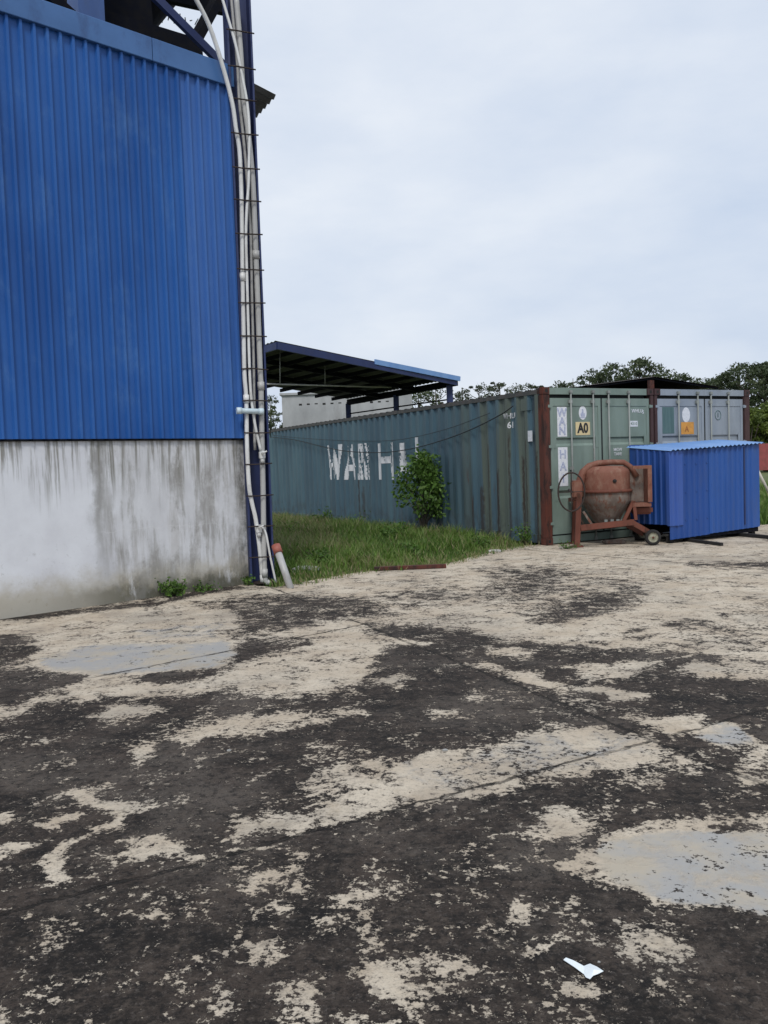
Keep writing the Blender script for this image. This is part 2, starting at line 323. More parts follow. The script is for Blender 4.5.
# concrete yard
k = M('mossy_concrete', .85, 0, .18)
moss_and_shade = k.attr('moss_and_shade').outputs['Fac']; wet = k.attr('wet').outputs['Fac']
a1 = k.noise(1.5, 13, .66, (1, 1, 1), (0, 0, 0), .3); a2 = k.noise(7, 12, .70, (1, 1, 1), (4, 2, 0), .4); a3 = k.noise(34, 9, .68, (1, 1, 1), (1, 8, 0))
t = k.ma('ADD', moss_and_shade, k.ma('MULTIPLY', k.ma('SUBTRACT', a1, .5), 1.5))
t = k.ma('ADD', t, k.ma('MULTIPLY', k.ma('SUBTRACT', a2, .5), 2.9))
t = k.ma('ADD', t, k.ma('MULTIPLY', k.ma('SUBTRACT', a3, .5), 2.7))
a4 = k.noise(95, 6, .7, (1, 1, 1), (3, 1, 0)); t = k.ma('ADD', t, k.ma('MULTIPLY', k.ma('SUBTRACT', a4, .5), 1.3))
dark = k.rng(t, .47, .56); soft = k.rng(t, .10, .58)
light = k.mix(k.rng(k.noise(2.2, 8, .6, (1, 1, 1), (9, 0, 0)), .35, .65), (.46, .385, .295), (.57, .50, .40))
light = k.mix(k.ma('MULTIPLY', k.rng(k.noise(5, 9, .7, (1, 1, 1), (0, 7, 0)), .5, .7), .45), light, (.33, .26, .18))
light = k.mix(k.ma('MULTIPLY', soft, .6), light, (.21, .18, .15))
light = k.mix(k.ma('MULTIPLY', k.rng(k.noise(.9, 10, .72, (1, 1, 1), (2, 9, 0)), .48, .64), .5), light, (.26, .235, .20))
light = k.mix(k.ma('MULTIPLY', k.rng(k.noise(95, 4, .6), .56, .68), .5), light, (.16, .14, .12))
light = k.mix(k.ma('MULTIPLY', k.rng(k.noise(19, 12, .76, (1, 1, 1), (3, 3, 9)), .52, .62), .6), light, (.22, .19, .155))
pud = k.mix(k.rng(k.noise(2.6, 9, .65, (1, 1, 1), (3, 3, 0)), .42, .62), (.33, .325, .315), (.40, .355, .285))
wetm = k.rng(k.ma('ADD', wet, k.ma('MULTIPLY', k.ma('SUBTRACT', a2, .5), 2.4)), .35, 1.05)
light = k.mix(wetm, light, pud)
dk = k.mix(k.rng(k.noise(3.1, 9, .7, (1, 1, 1), (5, 5, 0)), .35, .68), (.014, .0125, .0115), (.058, .045, .037))
dk = k.mix(k.ma('MULTIPLY', k.rng(k.noise(1.1, 8, .7, (1, 1, 1), (6, 1, 0)), .48, .64), .7), dk, (.115, .098, .083))
dk = k.mix(k.ma('MULTIPLY', k.rng(k.noise(130, 5, .7, (1, 1, 1), (2, 0, 5)), .50, .64), .7), dk, (.006, .0055, .005))
dk = k.mix(k.ma('MULTIPLY', k.rng(k.noise(13, 13, .78, (1, 1, 1), (7, 3, 2)), .48, .62), .65), dk, (.085, .068, .055))
dk = k.mix(k.ma('MULTIPLY', k.rng(k.noise(22, 12, .78, (1, 1, 1), (1, 3, 8)), .50, .58), .8), dk, (.012, .011, .0105))
dk = k.mix(k.ma('MULTIPLY', k.rng(k.noise(48, 8, .75, (1, 1, 1), (2, 0, 0)), .52, .68), .55), dk, (.15, .13, .115))
dk = k.mix(k.ma('MULTIPLY', k.rng(k.noise(17, 10, .75, (1, 1, 1), (2, 6, 0)), .60, .68), .5), dk, (.20, .175, .15))
col = k.mix(dark, light, dk)
X = k.xyz(); warp = k.ma('MULTIPLY', k.ma('SUBTRACT', k.noise(3.5, 10, .75, (1, 1, 1), (0, 0, 4)), .5), .16)
crk = None
def joint(p, q, w, lim=None):
    global crk
    p, q = gr(*p)[:2], gr(*q)[:2]; d = (q-p)/np.linalg.norm(q-p); n = (-d[1], d[0]); c = p@np.array(n)
    e = k.ma('ADD', k.ma('MULTIPLY', X[0], float(n[0])), k.ma('MULTIPLY', X[1], float(n[1])))
    e = k.ma('ABSOLUTE', k.ma('ADD', k.ma('SUBTRACT', e, float(c)), warp))
    g = k.rng(e, w*.3, w, 1, 0)
    if lim:
        u = k.ma('ADD', k.ma('MULTIPLY', X[0], float(d[0])), k.ma('MULTIPLY', X[1], float(d[1]))); u0 = float(p@d)
        g = k.ma('MULTIPLY', g, k.rng(k.ma('SUBTRACT', u, u0), lim-.15, lim+.15, 1, 0)); g = k.ma('MULTIPLY', g, k.rng(k.ma('SUBTRACT', u, u0), -.2, .1, 0, 1))
    crk = g if crk is None else k.ma('MAXIMUM', crk, g)
joint((365, 625), (690, 755), .018)
joint((744, 716), (300, 835), .015)
joint((100, 676), (300, 637), .020, 2.6)
joint((684, 563), (768, 570), .03)
col = k.mix(k.ma('MULTIPLY', crk, k.rng(k.noise(6, 6, .6, (1, 1, 1), (8, 8, 0)), .38, .56, .15, .9)), col, (.02, .018, .016))
hgt = k.ma('SUBTRACT', k.ma('ADD', k.ma('MULTIPLY', dark, .35), k.ma('MULTIPLY', k.ma('MULTIPLY', a3, .8), k.ma('SUBTRACT', 1., k.ma('MULTIPLY', wetm, .85)))), k.ma('MULTIPLY', crk, 1.2))
k.bump(hgt, .8, .016)
rg = k.ma('SUBTRACT', .9, k.ma('MULTIPLY', k.ma('MULTIPLY', wetm, k.ma('SUBTRACT', 1., dark)), .15))
m_yard = k.out(col, rg)
# ------------------------------------------------------------------ stains, and the wall-foot contact shade, mapped on the yard plane
POLY = [  # (moss, wet, feather px, polygon as seen, projected on the ground plane)
 (.12, 0, 10, [(-60,622),(0,616),(60,608),(150,600),(250,585),(300,580),(360,566),(450,556),(520,535),(600,520),(900,500),(1000,668),(768,662),(700,652),(640,648),(600,646),(520,643),(480,632),(440,624),(384,622),(350,640),(200,640),(-60,640)]),
 (.30, 0, 14, [(384,585),(474,580),(480,620),(384,625)]),
 (.66, 0, 8, [(190,606),(240,596),(300,594),(384,598),(390,618),(330,624),(300,630),(255,636),(212,652),(200,646),(228,628)]),
 (.50, 0, 9, [(474,570),(560,567),(600,575),(645,582),(640,596),(600,618),(560,624),(540,612),(500,602),(430,600),(400,604),(400,592),(470,588)]),
 (.62, 0, 5, [(500,572),(545,568),(565,577),(520,580)]),
 (.66, 0, 5, [(560,600),(600,592),(612,608),(570,620)]),
 (.70, 0, 3, [(684,561),(768,563),(800,567),(768,569),(690,566)]), (.6, 0, 4, [(668,620),(694,617),(690,626),(668,626)]),
 (.45, 0, 5, [(700,609),(768,604),(768,616),(704,616)]), (.65, 0, 5, [(634,625),(650,625),(650,636),(634,636)]), (.4,0,5,[(650,640),(700,620),(768,628),(768,650),(690,645)]),
 (.16, 0, 10, [(-60,640),(0,632),(60,625),(210,610),(228,628),(212,650),(200,668),(90,682),(75,676),(40,668),(0,670),(-60,676)]),
 (.92, 0, 6, [(-60,632),(30,635),(60,648),(32,662),(0,668),(-60,670)]),
 (.95, 0, 5, [(-60,676),(0,674),(40,669),(78,676),(80,690),(30,710),(-60,716)]),
 (.14, 0, 9, [(80,682),(190,667),(220,660),(250,650),(320,635),(372,628),(384,640),(350,664),(346,680),(300,692),(220,692),(100,697),(80,702),(20,714),(-40,732),(-40,716),(30,707)]),
 (.85, 0, 5, [(135,672),(200,664),(222,668),(205,679),(150,683)]), (.6, 0, 4, [(140,640),(165,636),(180,641),(150,645)]),
 (.6, 0, 4, [(250,648),(290,640),(300,645),(255,653)]),
 (.10, 0, 6, [(107,715),(135,705),(172,704),(172,714),(130,724)]),
 (.15, 0, 7, [(130,750),(150,742),(190,732),(250,716),(350,709),(358,717),(300,732),(240,735),(200,745),(168,745),(148,768),(127,768)]),
 (.5, 0, 14, [(300,750),(375,745),(400,770),(384,792),(310,790)]),
 (.3, 0, 6, [(-40,712),(55,710),(30,726),(-40,736)]), (.3, 0, 5, [(25,762),(70,757),(70,765),(25,769)]),
 (.30, 0, 10, [(235,815),(280,800),(350,792),(384,784),(420,775),(480,765),(480,790),(384,812),(300,833),(230,838)]),
 (.08, 0, 5, [(82,783),(110,785),(135,801),(175,799),(132,813),(112,823),(80,845),(65,865),(50,890),(36,895),(46,868),(65,847),(95,828),(117,809)]),
 (.02, 0, 6, [(135,835),(155,828),(188,845),(165,855),(150,865),(120,861),(132,848)]),
 (.1, 0, 5, [(-30,813),(20,806),(22,820),(-30,828)]), (.1, 0, 5, [(40,818),(70,809),(92,809),(55,827)]), (.12, 0, 5, [(-40,860),(30,845),(44,850),(-20,872)]),
 (.2, 0, 6, [(225,818),(280,810),(300,803),(384,783),(384,812),(300,831),(260,833),(230,838)]),
 (.1, 0, 4, [(230,854),(292,838),(280,847),(238,857)]),
 (.26, 0, 9, [(250,888),(280,883),(312,883),(322,908),(300,918),(268,918)]), (.36, 0, 9, [(320,903),(360,901),(386,896),(386,928),(362,935),(330,920)]),
 (.55, 0, 10, [(58,926),(108,926),(108,960),(62,960)]), (.25, 0, 5, [(70,948),(100,942),(102,952),(75,956)]),
 (.45, 0, 14, [(20,1013),(65,985),(98,980),(92,1020),(20,1040)]), (.50, 0, 10, [(205,958),(240,953),(252,968),(205,988)]),
 (.45, 0, 8, [(280,936),(322,936),(315,958),(288,968)]), (.3, 0, 6, [(230,998),(256,996),(250,1009),(228,1011)]),
 (.36, 0, 12, [(300,978),(340,966),(352,990),(390,996),(395,1060),(290,1060)]),
 (.34, 0, 14, [(384,913),(414,938),(459,943),(524,953),(504,983),(464,1003),(414,1060),(384,1060)]),
 (.10, 0, 8, [(395,950),(430,950),(460,960),(440,985),(405,975)]),
 (.24, .3, 8, [(384,780),(434,772),(560,757),(634,742),(640,748),(560,772),(484,784),(434,797),(384,806)]),
 (.05, 1, 8, [(596,838),(664,826),(768,830),(860,840),(860,940),(768,916),(729,914),(694,901),(644,885),(611,861),(591,848)]),
 (.13, 0, 9, [(552,858),(590,840),(649,815),(734,813),(860,820),(860,836),(768,828),(664,825),(596,838),(590,848),(610,864),(644,888),(580,872)]),
 (.28, 0, 9, [(534,803),(569,793),(576,818),(566,843),(524,838)]), (.2, 0, 6, [(700,770),(800,770),(800,786),(710,785)]), (.2, 0, 6, [(740,808),(800,806),(800,822),(742,822)]),
 (.24, 0, 8, [(664,928),(684,936),(736,956),(729,970),(694,973),(734,1003),(704,990),(664,960)]),
 (.15, 0, 5, [(529,908),(553,908),(548,919),(530,918)]), (.2, 0, 5, [(554,937),(586,932),(580,944),(556,946)]), (.3, 0, 6, [(600,978),(646,980),(640,989),(602,987)]), (.3, 0, 6, [(585,993),(611,993),(610,1006),(588,1004)]),
 (.15, 0, 6, [(484,664),(544,686),(556,693),(539,693),(509,686),(467,668)]), (.2, 0, 5, [(489,650),(540,655),(534,662),(489,658)]),
 (.14, 0, 6, [(559,665),(686,661),(624,681),(584,683)]), (.12, 0, 6, [(689,671),(704,663),(800,667),(800,682),(709,681)]), (.15, 0, 5, [(554,690),(594,689),(646,700),(650,708),(624,708)]),
 (.14, .2, 6, [(619,720),(714,715),(709,723),(664,738),(647,736)]), (.05, .95, 5, [(669,738),(714,722),(736,726),(741,751),(694,746)]), (.25, 0, 8, [(700,748),(800,745),(800,768),(720,765)]),
 (.15, 0, 5, [(414,709),(446,709),(447,718),(412,721)]), (.08, 0, 5, [(384,633),(416,647),(404,651),(380,646)]), (.3, 0, 5, [(384,668),(402,675),(384,686),(372,676)]),
 (.22, .55, 8, [(454,745),(544,730),(634,735),(629,746),(549,766),(494,776),(459,781),(394,781),(399,752)]), (.42, 0, 10, [(549,780),(654,750),(694,762),(664,768),(619,784)]),
 (.75, 0, 2, [(-60,622),(0,615),(146,600),(250,584),(250,588),(146,605),(0,620),(-60,628)]),  # dark line along the wall foot: dirt, with contact shade painted in
 (.02, 1, 5, [(48,658),(95,648),(125,641),(165,642),(212,640),(222,652),(200,663),(100,677),(52,669)]), (.1, .75, 7, [(125,626),(215,620),(218,636),(135,640)]),
]
def stain_fields(P):
    d = P-O3; dep = d@fw; ok = dep > .8; dp = np.where(ok, dep, 1)
    px = 384+FPX*(d@RT)/dp; py = 512-FPX*(d@UP)/dp
    r = np.random.default_rng(3); wx = np.zeros(len(P)); wy = np.zeros(len(P))
    for i in range(14):                     # irregular outlines
        f = 1.5*1.35**i; a = r.uniform(0, 6.28, 4); amp = .10/1.27**i; th = r.uniform(0, 6.28)
        ph = f*(P[:, 0]*math.cos(th)+P[:, 1]*math.sin(th))
        wx += amp*np.sin(ph+a[0]); wy += amp*np.sin(ph*1.1+a[1])
    sc = FPX/dp; px = px+wx*sc*.8; py = py+wy*sc*.6*CH/dp
    m = np.full(len(P), .86); we = np.zeros(len(P))
    far = ~ok | (px < -60) | (px > 860) | (py > 1070); m[far] = .62
    for v, wv, fe, poly in POLY:
        if min(p_[1] for p_ in poly) > 690 and v < .5 and not wv: v += .10
        q = np.array(poly, float); lo = q.min(0)-fe*2; hi = q.max(0)+fe*2
        idx = np.where(ok & (px > lo[0]) & (px < hi[0]) & (py > lo[1]) & (py < hi[1]))[0]
        if not len(idx): continue
        X_, Y_ = px[idx], py[idx]; ins = np.zeros(len(idx), bool); D = np.full(len(idx), 1e9)
        for i in range(len(q)):
            x0, y0 = q[i-1]; x1, y1 = q[i]; dx, dy = x1-x0, y1-y0
            tt = np.clip(((X_-x0)*dx+(Y_-y0)*dy)/(dx*dx+dy*dy+1e-9), 0, 1)
            D = np.minimum(D, np.hypot(X_-x0-tt*dx, (Y_-y0-tt*dy)*1.4))
            c = ((y0 > Y_) != (y1 > Y_)) & (X_ < (x1-x0)*(Y_-y0)/(y1-y0+1e-12)+x0); ins ^= c
        D = np.where(ins, D, -D); w_ = np.clip(.5+D/(fe*2.4), 0, 1); w_ = w_*w_*(3-2*w_)
        m[idx] += (v-m[idx])*w_; we[idx] += (wv-we[idx])*w_
    return m, we
# ------------------------------------------------------------------ setting: ground
def grid_mesh(xs, ys, keep):
    nx, ny = len(xs), len(ys); XX, YY = np.meshgrid(xs, ys); P = np.stack([XX.ravel(), YY.ravel(), np.zeros(nx*ny)], 1)
    i = np.arange(nx-1)[None, :]+np.arange(ny-1)[:, None]*nx; F = np.stack([i, i+1, i+nx+1, i+nx], -1).reshape(-1, 4)
    C = P[F].mean(1); F = F[keep(C)]; used = np.unique(F); mp_ = -np.ones(len(P), int); mp_[used] = np.arange(len(used))
    return P[used], mp_[F]
def inpoly(C, poly):
    q = np.array(poly); ins = np.zeros(len(C), bool)
    for i in range(len(q)):
        x0, y0 = q[i-1]; x1, y1 = q[i]
        ins ^= ((y0 > C[:, 1]) != (y1 > C[:, 1])) & (C[:, 0] < (x1-x0)*(C[:, 1]-y0)/(y1-y0+1e-12)+x0)
    return ins
YARD = [(-30, -25), (-30, -6), (-12, .5), (-2.6, 9.83), (-1.78, 10.62), (-1.33, 10.2), (-1.15, 10.45), (-.72, 11.0), (-.32, 11.45), (.25, 11.62), (.91, 12.12), (1.35, 12.9), (1.9, 13.75), (2.3, 14.25),
        (2.75, 14.30), (7.35, 16.65), (9, 17.3), (30, 28), (40, 10), (40, -25)]
def mesh_obj(name, P, F, mat):
    me = bpy.data.meshes.new(name); me.from_pydata(P.tolist(), [], F.tolist()); me.update(); me.materials.append(mat)
    o = bpy.data.objects.new(name, me); COL.objects.link(o); return o
xs = np.concatenate([np.arange(-30, -6, 1.5), np.arange(-6, -2, .06), np.arange(-2, 3, .03), np.arange(3, 9, .05), np.arange(9, 40.1, 1.5)])
ys = np.concatenate([np.arange(-25, 1.5, 1.5), np.arange(1.6, 5, .022), np.arange(5, 10, .035), np.arange(10, 18.5, .05), np.arange(18.5, 28.6, 1)])
P, Fc = grid_mesh(xs, ys, lambda C: inpoly(C, YARD))
yard = K(mesh_obj('concrete_yard', P, Fc, m_yard), 'structure')
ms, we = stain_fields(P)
for nm, val in (('moss_and_shade', ms), ('wet', we)):
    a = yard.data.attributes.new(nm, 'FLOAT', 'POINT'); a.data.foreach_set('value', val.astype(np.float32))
k = M('grass_soil', .95); c1 = k.mix(k.rng(k.noise(.8, 9, .65), .35, .65), (.07, .10, .03), (.12, .145, .05))
c1 = k.mix(k.ma('MULTIPLY', k.rng(k.noise(3.5, 9, .7, (1, 1, 1), (4, 4, 0)), .48, .66), .6), c1, (.11, .085, .05)); k.bump(k.noise(20, 8, .7), .8, .05); m_soil = k.out(c1)
g = MB(); g.add([(-900, -300, -.035), (900, -300, -.035), (900, 1500, -.035), (-900, 1500, -.035)], [(0, 1, 2, 3)]); K(g.build('ground', m_soil), 'structure')
# ------------------------------------------------------------------ factory building (front wall + return walls)
fac = T('factory_building', 'blue corrugated factory wall above stained white plaster on the left', 'building', (FA[0], FA[1], 0), FY)
MB().box(-10, 0, 0, .2, 0, 1.815).box(-.2, 0, .2, 7, 0, 1.815).box(-10, -9.8, .2, 7, 0, 1.815).box(-9.8, -.2, 6.8, 7, 0, 1.815).build('plaster_wall', m_plaster, fac)
prof = [(-10.02, 0)]
s_ = .03+.1358*73
while s_ > 0:
    c = -s_; prof += [(c-.030, 0), (c-.016, .032), (c+.010, .034), (c+.018, 0)]; s_ -= .1358
prof.append((0, 0)); b = MB().sheet(prof, 1.80, 6.03, lambda u, d, h: (u, -.02-d, h))
b.box(-.03, -.001, -.018, 7, 1.818, 6.03).box(-10, -9.97, -.018, 7, 1.818, 6.03).box(-9.97, -.03, 6.97, 7, 1.818, 6.03); b.build('cladding', m_clad, fac)
MB().box(-10, 0, 0, .012, 1.83, 6.02).build('cladding_rail', m_dark_steel, fac)
b = MB()
for x0, x1 in ((-10, -1.03), (-1.024, .05)): b.box(x0, x1, -.075, .10, 6.0, 6.255)
b.build('cap_flashing', m_flash, fac, bevel=.008)
MB().box(-10, 0, -.028, -.001, 1.778, 1.800).build('drip_strip', m_dark_steel, fac)

# sheet roof overhang sticking out past the column
aw = T('roof_overhang', 'grey corrugated roof corner jutting out behind the column top', 'roof', (FA[0], FA[1], 0), FY)
cornr = [w2loc(FA, FY, gr(*p, 6.5)) for p in ((276, 96), (246, 83), (226, 150))]
c0, c1_, c2_ = [np.array(c) for c in cornr]; b = MB(); nseg = 26; vs = []; fs = []
for i in range(nseg+1):
    p = c0+(c2_-c0)*i/nseg; zz = 6.5+.018*math.cos(i*math.pi); vs += [(p[0], p[1], zz), (p[0]+(c1_-c0)[0]*1.5, p[1]+(c1_-c0)[1]*1.5, zz+.05)]
fs = [(2*i, 2*i+1, 2*i+3, 2*i+2) for i in range(nseg)]; b.add(vs, fs); 
b.build('roof_sheet', simple('grey_roof_sheet', (.14, .14, .145), (.09, .09, .09), .6), aw)
MB().bar((c0[0]-.3, c0[1]+.2, 6.46), (c2_[0]-.35, c2_[1]+.1, 6.46), .05, .06).build('purlin', m_dark_steel, aw)
MB().box(.62, .74, 1.0, 1.12, 0, 6.5).build('support_post', m_dark_steel, aw)
# ------------------------------------------------------------------ column with rungs
colm = T('steel_column', 'tall navy steel column with rungs at the factory corner', 'column', (FA[0], FA[1], 0), KY)
MB().box(.026, .282, .055, .075, 0, 9.2).build('web', m_navy, colm)
MB().box(.002, .025, -.10, .12, 0, 9.2).build('flange', m_navy, colm); MB().box(.283, .305, -.10, .12, 0, 9.2).build('flange', m_navy, colm)
MB().box(-.03, .36, -.13, .15, .001, .02).build('base_plate', m_rung, colm)
for py in (32, 68, 100, 134, 168, 200, 234, 269, 303, 336, 369, 400.8, 432.6, 464.4, 496, 527, 558):
    zz = onplane(248, py, FA, KY, -.17)[2]
    MB().tube([(-.02, -.168, zz), (.10, -.172, zz+random.uniform(-.008, .008)), (.315, -.166, zz+random.uniform(-.008, .008))], .0085, 6).build('rung', m_rung, colm)
# ------------------------------------------------------------------ pipes on the column
def pipe(name, label, pts, r, mat, off=-.12, n=12, cat='pipe', yaw=.36):
    L3 = [onplane(x, y, FA, yaw, off if not isinstance(off, list) else off[i]) for i, (x, y) in enumerate(pts)]
    L3 = [(p[0], p[1], max(p[2], r*.5)) for p in L3]
    # smooth
    v = [Vector(p) for p in L3]; out = []
    for i in range(len(v)-1):
        p0, p1, p2, p3 = v[max(i-1, 0)], v[i], v[i+1], v[min(i+2, len(v)-1)]
        for t in (0, .25, .5, .75): out.append(.5*((2*p1)+(p2-p0)*t+(2*p0-5*p1+4*p2-p3)*t*t+(3*p1-p0-3*p2+p3)*t**3))
    out.append(v[-1]); root = T(name, label, cat, (FA[0], FA[1], 0), yaw, 'pipes strapped up the steel column')
    MB().tube(out, r, n).build('pipe_body', mat, root); return root, L3
def collar(root, p, r, mat, h=.05, name='coupling'): MB().tube([(p[0], p[1], p[2]-h), (p[0], p[1], p[2]+h)], r, 12).build(name, mat, root)
r1, q1 = pipe('conduit_pipe', 'white pipe slanting off the tower onto the left side of the column', [(193, -6), (209, 25), (222, 64), (232, 102), (236, 129), (239.6, 152), (241.5, 195), (242, 223), (242.6, 277), (243.6, 330), (244.4, 373), (246.3, 399), (247, 444), (249, 485), (252, 503), (255.8, 520), (260, 552), (262.6, 579), (265.5, 588)], .026, m_pvc, [-.16, -.16, -.155, -.15]+[-.14]*15, yaw=FY)
collar(r1, q1[17], .033, m_pvc, .05); collar(r1, q1[11], .036, m_pvc); collar(r1, q1[8], .035, m_pvc)
r2, q2 = pipe('conduit_pipe', 'thin white pipe that crosses the column top from left to right', [(221, -6), (229, 21.5), (235.7, 45), (242.5, 78), (247.4, 105), (249.4, 133), (249, 160), (248.5, 185), (247, 205), (246, 234), (247, 277), (248.4, 330), (250, 380), (252, 404), (255.8, 429), (260.8, 451)], .017, m_pvc, -.150)
r3, q3 = pipe('conduit_pipe', 'grey pipe hidden behind the thin white one up the column', [(231, -6), (234, 27), (237.6, 64), (239.6, 102), (243, 133), (246.5, 170), (249, 205), (251, 240), (252, 300), (253.5, 360), (254, 400), (255, 450)], .020, m_pvcg, -.06)
r4, q4 = pipe('downpipe', 'thickest grey pipe along the right side of the column ending in an elbow', [(236, -6), (240.5, 50), (243.5, 98), (247.6, 127), (251.5, 165), (253.5, 193), (256, 255), (258, 309), (260.3, 373), (261, 386), (262, 444), (263, 487), (263.6, 530), (264.6, 573), (266.4, 584), (270, 589)], .033, m_pvcg, -.11)
collar(r4, q4[13], .040, m_pvcg, .05); collar(r4, q4[9], .042, m_pvcg); collar(r4, q4[6], .042, m_pvcg)
r5, q5 = pipe('conduit_pipe', 'thin white pipe running from the lowest valve to the ground, right of the column', [(262, 527), (266, 534), (270.5, 558), (276.2, 588)], .013, m_pvc, -.165)
r6 = T('cross_pipe', 'short pale blue pipe with end caps lying across the pipes', 'pipe', (FA[0], FA[1], 0), KY, 'pipes strapped up the steel column')
a_, b_ = onplane(239, 410.7, FA, KY, -.20), onplane(261, 411.5, FA, KY, -.18)
MB().tube([a_, b_], .033, 14).build('pipe_body', m_bluewhite, r6)
for p, s in ((a_, -1), (b_, 1)): MB().tube([(p[0]-.03, p[1], p[2]), (p[0]+.03, p[1], p[2])], .041, 14).build('end_cap', m_bluewhite, r6)
def valve(label, px, py):
    p = onplane(px, py, FA, KY, -.15); v = T('pipe_valve', label, 'valve', loc2w(FA, KY, (p[0], p[1], p[2])), KY)
    MB().box(-.035, .035, -.02, .05, -.05, .05, .01).build('valve_body', m_pvc, v); MB().tube([(0, -.02, .02), (0, -.06, .02)], .018, 10).build('valve_stem', m_pvcg, v)
    MB().tube([(-.01, -.055, .02), (.045, -.06, .045)], .010, 8).build('valve_lever', m_pvc, v); MB().tube([(0, .005, -.10), (0, .005, -.05)], .026, 10).build('socket', m_pvcg, v)
valve('white valve joint halfway down the right pipe', 262.3, 455); valve('small white valve low on the crossing pipes', 259, 529)
sp_ = T('standing_pipe', 'leaning grey pipe with a red cap standing beside the column', 'pipe', gr(291, 588), 0)
pt = at(277, 549, 10.35)-gr(291, 588)
MB().tube([(0, 0, -.02), tuple(pt)], .043, 14).build('pipe_body', m_pvcg, sp_); u_ = Vector(pt).normalized()
MB().tube([tuple(Vector(pt)-u_*.06), tuple(Vector(pt)+u_*.05)], .055, 14).build('cap', m_redcap, sp_)
# ------------------------------------------------------------------ steel tower behind the factory wall
tw = T('steel_tower', 'dark blue steel tower with hopper rising behind the factory wall', 'tower', (FA[0], FA[1], 0), FY)
def tpt(x, y, off): return onplane(x, y, FA, FY, off)
a_ = tpt(75, 5, .7); b_ = tpt(101, 5, .7)
MB().box(a_[0], b_[0], .62, .9, 0, 9.5).build('tower_column', m_blue_steel, tw); MB().box(-9, -8.7, .62, .9, 0, 9.5).build('tower_column', m_navy, tw); MB().box(-3.3, -3.05, 2.6, 2.85, 0, 9.5).build('tower_column', m_navy, tw)
MB().bar(tpt(140, -18, .5), tpt(229, 71, .5), .06, .10).build('brace', m_navy, tw)
MB().bar(tpt(226, -16, 1.15), tpt(180, 68, 1.15), .10, .27, (0, 1, 0)).build('brace', m_dark_steel, tw)
MB().bar(tpt(38, -14, .5), tpt(92, 34, .5), .08, .12).build('brace', m_dark_steel, tw)
MB().bar(tpt(99, 20, 1.0), tpt(200, 50, 1.0), .12, .22).build('deck_beam', m_dark_steel, tw)
MB().bar(tpt(150, -8, 1.5), tpt(240, 12, 1.5), .1, .16).build('deck_beam', m_dark_steel, tw)
MB().bar(tpt(99, -4, 1.2), tpt(150, 12, 1.2), .1, .5).build('deck_beam', m_dark_steel, tw)
hc = tpt(120, 5, 2.2)
b = MB().lathe([(.18, -1.3), (.2, -1.1), (1.0, -.05), (1.05, 0), (1.05, 1.8)], 'z', (hc[0]-.15, 2.0, hc[2]+.35), 24); b.build('hopper', m_dark_steel, tw)
for i in range(9):
    p = tpt(155+i*5, 4+i*2.2+random.uniform(-3, 3), 1.8); q = tpt(150+i*6, 22+random.uniform(-4, 4), 1.85); MB().tube([p, q], .008, 5).build('loose_wire', m_galv, tw)
